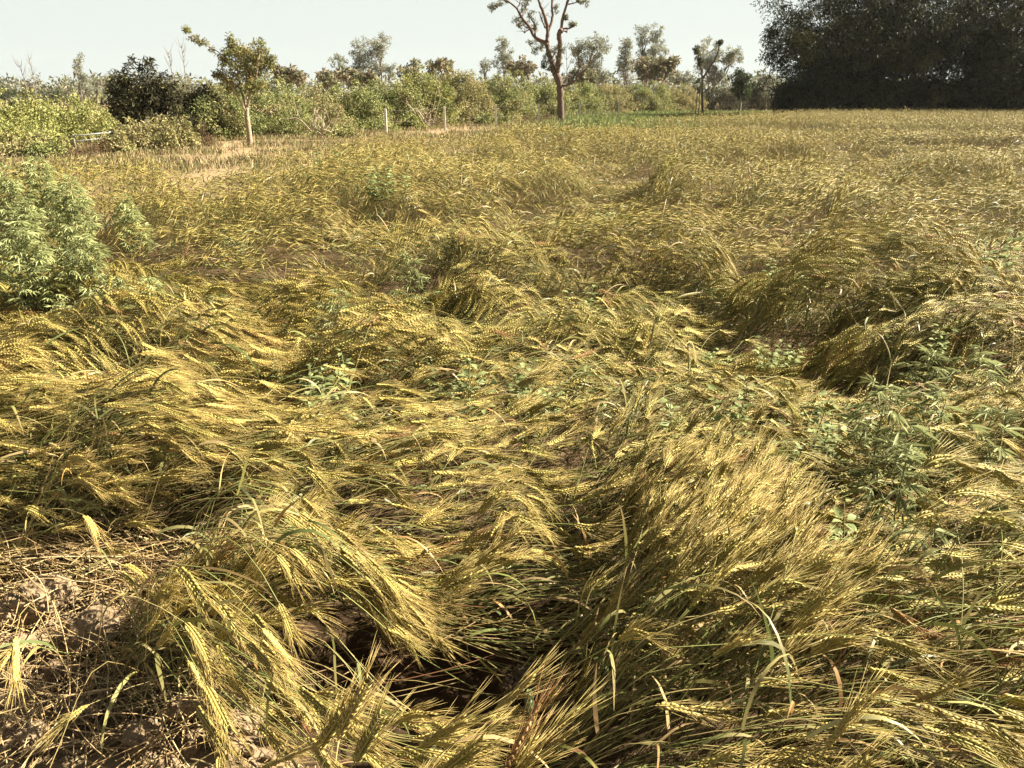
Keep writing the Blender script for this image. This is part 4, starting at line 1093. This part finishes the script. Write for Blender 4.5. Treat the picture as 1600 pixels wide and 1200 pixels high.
def young_tree():
    rng = np.random.default_rng(78)
    Y = depth_of(228)
    b = at_d(391, 228, Y); b[2] = 0
    t = thing('young_tree', b, 'young tree with a slim pale trunk and loose green crown', 'tree')
    tm, fm = MB(), MB(); px = lambda r: r * Y / FPX
    for pts, r0, r1 in [([(391.5, 231, 0), (389, 205, 0), (385.5, 180, 0), (386, 168, 0)], 5.2, 3.9), ([(386, 170, 0), (380, 152, .2), (376, 138, .3), (372, 115, .4), (366, 85, .4), (359, 62, .5)], 2.6, .6),
                        ([(386, 168, 0), (389, 155, -.1), (392, 142, -.2), (400, 120, -.3), (404, 92, -.4), (408, 70, -.4)], 2.8, .6), ([(385, 176, 0), (374, 156, -.3), (365, 140, -.5), (350, 115, -.7)], 2.2, .6),
                        ([(388, 160, 0), (384, 140, .3), (386, 110, .5), (388, 80, .6)], 1.8, .5), ([(392, 142, -.2), (408, 128, -.1), (420, 105, 0), (426, 88, 0)], 1.4, .4),
                        ([(370, 108, .4), (345, 84, .3), (328, 74, .3), (310, 62, .2), (290, 45, .2)], 1.0, .35), ([(372, 125, .3), (355, 122, .2), (338, 118, .2)], 1.1, .4)]:
        ln = px_line(pts, Y, rng) - b
        tube(tm, ln, np.linspace(px(r0), px(r1), len(ln)) * .78, (.40, .31, .22), 8)
    for x, y, dy, rx, ry, n in [(382, 112, 0, 36, 30, 150), (372, 84, .3, 22, 20, 70), (402, 88, -.2, 22, 22, 80), (360, 70, .4, 6, 14, 26), (350, 92, .3, 14, 12, 30), (418, 100, 0, 10, 14, 26), (424, 90, 0, 5, 12, 12), (345, 118, .1, 12, 8, 18),
                                (398, 132, -.2, 22, 12, 36), (362, 134, .2, 18, 10, 28), (332, 76, .3, 4, 3, 4), (322, 68, .3, 4, 3, 4), (305, 60, .2, 6, 3, 8), (292, 46, .2, 5, 3, 8), (312, 66, .2, 4, 3, 5), (340, 116, .2, 6, 4, 8), (408, 66, -.4, 4, 8, 8)]:
        q = blob(at_d(x, y, Y + dy) - b, px(rx), px(rx) * .9, px(ry), n, rng, bump=.25, fill=.5, seed=x)
        clump_leaves(fm, q, px(4.2), 15, .085, .42, [(.30, .30, .10), (.36, .34, .12), (.23, .25, .085), (.36, .29, .12)], rng, hang=.25)
    tm.build('trunk', M_BARK, t); fm.build('crown', M_LEAF, t)
young_tree()
def forked_tree():
    rng = np.random.default_rng(79)
    Y = 62.0
    b = at_d(1097, 181, Y); b[2] = 0
    t = thing('lopped_tree', b, 'slender forked tree lopped to two bare arms', 'tree'); tm, fm = MB(), MB(); px = lambda r: r * Y / FPX
    for pts, r0, r1 in [([(1098, 182, 0), (1097, 150, 0), (1097.5, 122, 0)], 1.7, 1.5), ([(1097.5, 124, 0), (1107, 108, .2), (1117, 93, .4), (1122, 80, .5), (1124, 68, .6)], 1.6, .8),
                        ([(1097.5, 122, 0), (1096, 110, -.2), (1093, 100, -.3), (1090, 80, -.4)], 1.2, .5)]:
        ln = px_line(pts, Y, rng) - b
        tube(tm, ln, np.linspace(px(r0), px(r1), len(ln)), (.19, .13, .10), 7)
    for x, y, dy, rx, ry in [(1124, 67, .6, 4, 3), (1091, 84, -.4, 5, 12), (1094, 96, -.3, 3, 6), (1088, 78, -.4, 3, 5)]:
        clump_leaves(fm, blob(at_d(x, y, Y + dy) - b, px(rx), px(rx), px(ry), 12, rng), px(2.2), 16, .16, .4, [(.15, .15, .06), (.10, .11, .05)], rng)
    tm.build('trunk', M_BARK, t); fm.build('crown', M_LEAF, t)
    t = thing('young_tree', (at_d(1088, 180, 60)[0], 60, 0), 'thin twin stemmed sapling left of the forked lopped tree', 'tree'); tm, fm = MB(), MB()
    for o in (-.05, .12): tube(tm, [(o, 0, 0), (o * 1.3, .02, 1.2), (o * .5, 0, 2.2)], .035, (.30, .24, .17), 6)
    clump_leaves(fm, blob((0, 0, 2.4), .4, .4, .5, 30, rng), .16, 26, .10, .45, HEDGE['olive'], rng)
    tm.build('trunk', M_BARK, t); fm.build('crown', M_LEAF, t)
forked_tree()

# ---- trees far behind the hedge
EUC = [(.38, .40, .29), (.32, .345, .25), (.43, .43, .33)]  # leaf colours made paler, distance haze painted in
DRY = [(.36, .31, .20), (.32, .31, .18), (.40, .33, .21), (.28, .28, .16)]
ROUND = [(.075, .10, .04), (.095, .115, .05)]
def far_tree(name, lobes, Y, label, cols, seed, group=None, L=.30, W=.3, clr=5.5, per=28, trunk=1.6, fill=.45, hang=.3, dens=1.0, base=None):
    rng = np.random.default_rng(1500 + seed)
    x0 = lobes[0][0] if base is None else base
    b = at_d(x0, 150, Y); b[2] = 0
    px = lambda r: r * Y / FPX
    t = thing(name, b, label, 'tree', group); tm, fm = MB(), MB()
    for x, y, rx, ry in lobes:
        c = at_d(x, y, Y + rng.normal(0, .5)) - b
        n = max(6, int(dens * rx * ry / 6.0))
        q = blob(c, px(rx), px(rx), px(ry), n, rng, bump=.3, fill=fill, seed=x)
        clump_leaves(fm, q, px(clr * .62) * rng.uniform(.6, 1.4, n), per, L, W, cols, rng, hang=hang)
        limbs(tm, (0, 0, 0), [c * np.array([.9, .9, 1])], px(trunk), (.30, .26, .22), rng, .03)
        limbs(tm, c * np.array([.7, .7, .7]), q[rng.choice(n, min(n, 6), False)], px(trunk * .45), (.28, .24, .2), rng, .05)
    tm.build('trunk', M_BARK, t); fm.build('crown', M_LEAF, t)
GE, GD = 'hazy tall trees far behind the hedge', 'dry leaved trees just behind the hedge'
FT = [('eucalyptus_tree', [(122, 98, 8, 14), (128, 120, 10, 14), (136, 138, 9, 12)], 118, 'slim leaning hazy tree alone above the left hedge', EUC), ('eucalyptus_tree', [(151, 124, 6, 7), (152, 140, 6, 8)], 116, 'small ragged tree right of the slim leaning one', EUC),
      ('eucalyptus_tree', [(176, 134, 16, 14), (190, 128, 10, 10)], 90, 'greyish tree peeping out left of the dark mango bush', EUC),
      ('eucalyptus_tree', [(532, 106, 15, 17), (525, 128, 12, 12)], 112, 'loose grey tree left of the twin poplar like tops', EUC), ('eucalyptus_tree', [(563, 90, 16, 28), (562, 122, 18, 22)], 114, 'dense tall pale tree of the left cluster', EUC),
      ('eucalyptus_tree', [(595, 75, 20, 20), (590, 100, 14, 16), (612, 110, 9, 12)], 116, 'tall airy tree right of the dense pale one', EUC),
      ('eucalyptus_tree', [(786, 72, 12, 16), (790, 96, 18, 18)], 115, 'pointed hazy tree left of the bare limbed tree', EUC), ('eucalyptus_tree', [(757, 104, 8, 12)], 113, 'short hazy tree left of the pointed one', EUC),
      ('eucalyptus_tree', [(905, 80, 14, 20), (930, 72, 20, 18), (925, 104, 24, 18), (945, 118, 10, 12)], 108, 'broad dark hazy tree right of the bare limbed tree', EUC),
      ('eucalyptus_tree', [(978, 76, 11, 18), (976, 108, 14, 26)], 110, 'tall narrow leafy tree left of the highest hazy top', EUC),
      ('eucalyptus_tree', [(1004, 56, 11, 17), (1028, 58, 12, 18), (1015, 90, 24, 20)], 114, 'highest hazy tree with two rounded tops', EUC),
      ('eucalyptus_tree', [(1108, 92, 20, 26), (1142, 88, 20, 16), (1120, 118, 16, 16)], 104, 'wide airy grey tree behind the forked lopped tree', EUC),
      ('eucalyptus_tree', [(1198, 132, 16, 20)], 96, 'pale grey tree tucked beside the big dark crown', EUC),
      ('eucalyptus_tree', [(1068, 122, 18, 14)], 92, 'low olive tree left of the forked lopped tree', EUC),
      ('dry_leaved_tree', [(452, 122, 22, 13), (436, 112, 6, 6)], 72, 'dry leaved tree top right of the young tree', DRY), ('dry_leaved_tree', [(512, 122, 13, 12)], 74, 'dry leaved tree top below the loose grey tree', DRY),
      ('dry_leaved_tree', [(545, 118, 20, 9), (578, 122, 14, 8)], 76, 'rusty low tree top below the left hazy cluster', DRY), ('dry_leaved_tree', [(640, 112, 18, 8), (650, 104, 8, 5)], 78, 'dark dry tree top over the middle of the hedge', DRY),
      ('dry_leaved_tree', [(690, 106, 18, 9), (702, 100, 8, 4)], 78, 'curled dry tree top over the tallest bush', DRY), ('dry_leaved_tree', [(815, 108, 20, 13), (800, 104, 8, 8)], 80, 'rust brown tree top left of the bare limbed tree', DRY),
      ('dry_leaved_tree', [(912, 120, 22, 14)], 78, 'brownish twiggy tree top below the broad dark hazy tree', DRY), ('dry_leaved_tree', [(1020, 108, 32, 16), (1045, 104, 14, 12)], 82, 'wide rust brown tree below the highest hazy tops', DRY),
      ('small_dark_tree', [(1158, 122, 15, 12), (1160, 140, 18, 14)], 76, 'small dark tree with a clear outline left of the big crown', ROUND),
      ('round_tree', [(92, 148, 15, 10)], 125, 'small round dark tree above the left hedge', ROUND), ('round_tree', [(15, 146, 22, 8)], 125, 'low broad tree at the left border above the hedge', ROUND), ('round_tree', [(60, 150, 14, 7)], 135, 'faint low tree between two round ones on the left', ROUND)]
for i, (nm, lobes, Y, lab, cols) in enumerate(FT):
    dry = nm == 'dry_leaved_tree'
    far_tree(nm, lobes, Y, lab, cols, i, GE if nm == 'eucalyptus_tree' else GD if dry else None, L=.36 if dry else .30, W=.45 if dry else .28, fill=.5, hang=-.2 if dry else .3, per=22 if dry else 30, dens=.9 if dry else .85)
def sapling(pts, Y, label, seed):
    rng = np.random.default_rng(seed)
    b = at_d(pts[0][0], pts[0][1], Y); b[2] = 0
    m = MB(); px = lambda r: r * Y / FPX
    main = smooth_line(np.array([at_d(x, y, Y) for x, y in pts]) - b, 5)
    main[0, 2] = 0
    tube(m, main, np.linspace(px(.85), px(.22), len(main)), (.24, .20, .16), 5)
    for k in range(12):
        i = rng.integers(len(main) // 3, len(main) - 1); p = main[i]
        e = p + np.array([rng.choice([-1, 1]) * px(rng.uniform(3, 7)), rng.normal(0, .3), px(rng.uniform(8, 18))])
        tube(m, smooth_line([p, (p + e) / 2 + np.array([0, 0, -.1]), e], 3), np.linspace(px(.35), px(.12), 7), (.24, .20, .16), 4)
    o = m.build('bare_sapling', M_BARK); o.location = b
    tag(o, label, 'tree', 'leafless saplings against the sky')
sapling([(46, 160), (38, 125), (26, 92)], 70, 'leafless sapling leaning left, further left of two', 1); sapling([(57, 155), (53, 125), (44, 85)], 70, 'leafless sapling leaning left, right of its twin', 2)
sapling([(272, 140), (268, 110), (262, 78)], 70, 'faint leafless sapling above the dark mango bush', 3); sapling([(292, 140), (288, 105), (283, 68)], 70, 'taller leafless sapling above the dark mango bush', 4)
sapling([(886, 140), (886, 110), (884, 66)], 76, 'thin leafless sapling right of the bare limbed trunk', 5)

# ---- dead branches, fence
def dead_branch(cx, cy, Y, seed, label, w=34):
    rng = np.random.default_rng(seed)
    b = at_d(cx, cy + 24, Y); b[2] = 0; m = MB(); px = lambda r: r * Y / FPX
    for k in range(11):
        s = np.array([rng.normal(0, px(w * .25)), rng.normal(0, .2), rng.uniform(.05, .4)])
        e = s + np.array([rng.normal(0, px(w * .8)), rng.normal(0, .3), abs(rng.normal(px(28), px(14)))])
        ln = smooth_line([s, (s + e) / 2 + rng.normal(0, .12, 3), e], 5)
        tube(m, ln, np.linspace(.030, .010, len(ln)), np.array([.46, .37, .27]) * rng.uniform(.8, 1.1), 5)
        for q in range(3):
            p = ln[rng.integers(3, len(ln) - 1)]; e2 = p + rng.normal(0, px(9), 3) + np.array([0, 0, px(5)])
            tube(m, [p, (p + e2) / 2 + rng.normal(0, .03, 3), e2], [.012, .009, .005], (.44, .35, .26), 4)
    o = m.build('dead_branches', M_BARK); o.location = b; tag(o, label, 'branch')
dead_branch(505, 190, depth_of(212) - 4.2, 3, 'tangle of pale dead branches lying against the hedge')
dead_branch(668, 188, depth_of(196) - 5.0, 4, 'smaller tangle of dry branches left of the second post', 22)
ft = thing('wire_fence', at_d(697, 190, 47), 'wire fence of pale slim concrete posts before the hedge', 'fence')
fb = np.array([float(q) for q in ft.location]); fb[2] = 0; ft.location = fb
tops = []
for px_, ty, by in [(233, 184, 216), (603, 168, 201), (695, 164, 196), (775, 162, 192), (842, 161, 189), (906, 159, 186), (966, 157, 183)]:
    Y = depth_of(by) * .93 - 3.0
    p = at_d(px_, by, Y); p[2] = -.05
    hz = at_d(px_, ty, Y)[2]
    m = MB(); w = .055
    v, f = [], []
    zs = [(-.1, 1), (hz * .97, .92), (hz, .7)]
    V = np.array([[sx * w * s, sy * w * s, z] for z, s in zs for sx, sy in ((-1, -1), (1, -1), (1, 1), (-1, 1))])
    V[:, 0] += V[:, 2] * RNG.normal(0, .03)
    F = []
    for k in range(2):
        for j in range(4):
            a, c = k * 4 + j, k * 4 + (j + 1) % 4
            F += [(a, c, c + 4), (a, c + 4, a + 4)]
    F += [(8, 9, 10), (8, 10, 11)]
    m.add(V, F, (.80, .74, .64))
    o = m.build('post', M_CONCRETE, ft, smooth=False); o.location = p - fb
    tops.append((p, hz))
for h in (.5, .92):
    m = MB()
    for (p, a), (q, c) in zip(tops[1:-1], tops[2:]):
        s, e = p + np.array([0, -.06, a * h]), q + np.array([0, -.06, c * h])
        tube(m, [s, (s + e) / 2 - np.array([0, 0, .05]), e], .0025, (.30, .27, .23), 4, False)
    o = m.build('wire', M_WIRE, ft); o.location = -fb
pm = MB()
hw = thing('pipe_rail', at_d(150, 222, 24.2), 'two thin pale rails sloping up before the left hedge', 'rail')
hb = np.array([float(q) for q in hw.location]); hb[2] = 0; hw.location = hb
for (x0, y0, x1, y1) in ((108, 213, 178, 206), (106, 222, 178, 214)):
    m = MB(); tube(m, [at_d(x0, y0, 24.0) - hb, at_d((x0 + x1) / 2, (y0 + y1) / 2 + .4, 24.3) - hb, at_d(x1, y1, 24.6) - hb], .022, (.52, .54, .50), 6); m.build('rail', M_CONCRETE, hw)
for x, y, d in ((113, 210, 24.05), (174, 204, 24.6)):
    m = MB(); e = at_d(x, y, d) - hb; tube(m, [(e[0], e[1] + .03, -.05), (e[0], e[1] + .03, e[2])], .03, (.30, .25, .19), 6); m.build('post', M_BARK, hw)

# ---- rough grass and dry weeds between the field and the hedge
def verge():
    rng = np.random.default_rng(88)
    m = MB()
    n = 150000
    y = 14 + 66 * rng.random(n) ** .8; x = rng.uniform(-1.05, .85, n) * y
    ed = edge_dist(x, y)
    k = (ed < -.5) & (ed > -40) & (np.abs(x) < .78 * y)
    x, y, ed = x[k], y[k], ed[k]
    path = sstep(-3.4, -2.2, ed + .8 * vnoise(x * .3, y * .3, 4)) * sstep(48, 30, y)          # a trodden strip along the crop
    green = sstep(-2, 5, x - .0 * y) * sstep(25, 36, y)
    dens = fbm(x * .5, y * .5, 55)
    k = (rng.random(len(x)) > path * .97) & (dens + .35 * green + rng.normal(0, .2, len(x)) > -.15)
    x, y, green = x[k], y[k], green[k]
    n = len(x); B_ = 4
    P = np.repeat(np.column_stack([x, y, np.zeros(n)]), B_, 0) + np.column_stack([rng.normal(0, .07, (n * B_, 2)), np.zeros(n * B_)])
    D = np.column_stack([rng.normal(0, .35, (n * B_, 2)), np.ones(n * B_)])
    g = np.repeat(green, B_)
    isg = (rng.random(n * B_) < .25 + .7 * g)[:, None]
    c = np.where(isg, np.array([.26, .31, .11]), np.array([.42, .33, .18])) * (1 + rng.normal(0, .15, (n * B_, 1)))
    Nn = rng.normal(0, 1, (n * B_, 3))
    leaves(m, P, D, Nn, rng.uniform(.06, .24, n * B_) * (1 + .9 * g), .022 + .03 * g, np.clip(c, 0, 1), droop=.2)
    tag(m.build('verge_grass', M_LEAF), 'dry and green grass between the wheat and the hedge', 'grass', kind='stuff')
verge()
# a strip of far woodland closes the horizon
def far_wood():
    rng = np.random.default_rng(89)
    m = MB(); n = 420
    x = rng.uniform(-210, 230, n); y = 190 + rng.normal(0, 14, n)
    h = 3.2 + 2.2 * rng.random(n)
    for k in range(3):
        C = np.column_stack([x + rng.normal(0, 1.5, n), y, h * (.25 + .3 * k)])
        clump_leaves(m, C, rng.uniform(1.6, 3.2, n), 46, .9, .5, [(.24, .26, .16), (.28, .28, .17), (.30, .28, .18)], rng)
    tag(m.build('distant_woodland', M_LEAF), 'far band of hazy trees closing the plain', 'woodland', kind='stuff')
far_wood()
# ---- the thin morning haze
if HAZE:
    import bmesh
    x0, x1, y0, y1, z0 = -720, 720, -90, 830, -1.2
    z1 = 40
    m = bpy.data.meshes.new('haze'); bm = bmesh.new()
    bmesh.ops.create_cube(bm, size=1)
    for v in bm.verts:
        v.co = ((v.co.x + .5) * (x1 - x0) + x0, (v.co.y + .5) * (y1 - y0) + y0, (v.co.z + .5) * (z1 - z0) + z0)
    bm.to_mesh(m); bm.free()
    h = bpy.data.objects.new('haze', m); COL.objects.link(h); tag(h, 'thin pale haze over the fields', 'haze', kind='stuff')
    hm = bpy.data.materials.new('haze'); hm.use_nodes = True; nn = hm.node_tree.nodes; nn.clear()
    ou = nn.new('ShaderNodeOutputMaterial'); pv = nn.new('ShaderNodeVolumePrincipled')
    pv.inputs['Color'].default_value = (.90, .93, .90, 1); pv.inputs['Density'].default_value = HAZE; pv.inputs['Anisotropy'].default_value = 0.2
    hm.node_tree.links.new(pv.outputs[0], ou.inputs['Volume']); m.materials.append(hm)
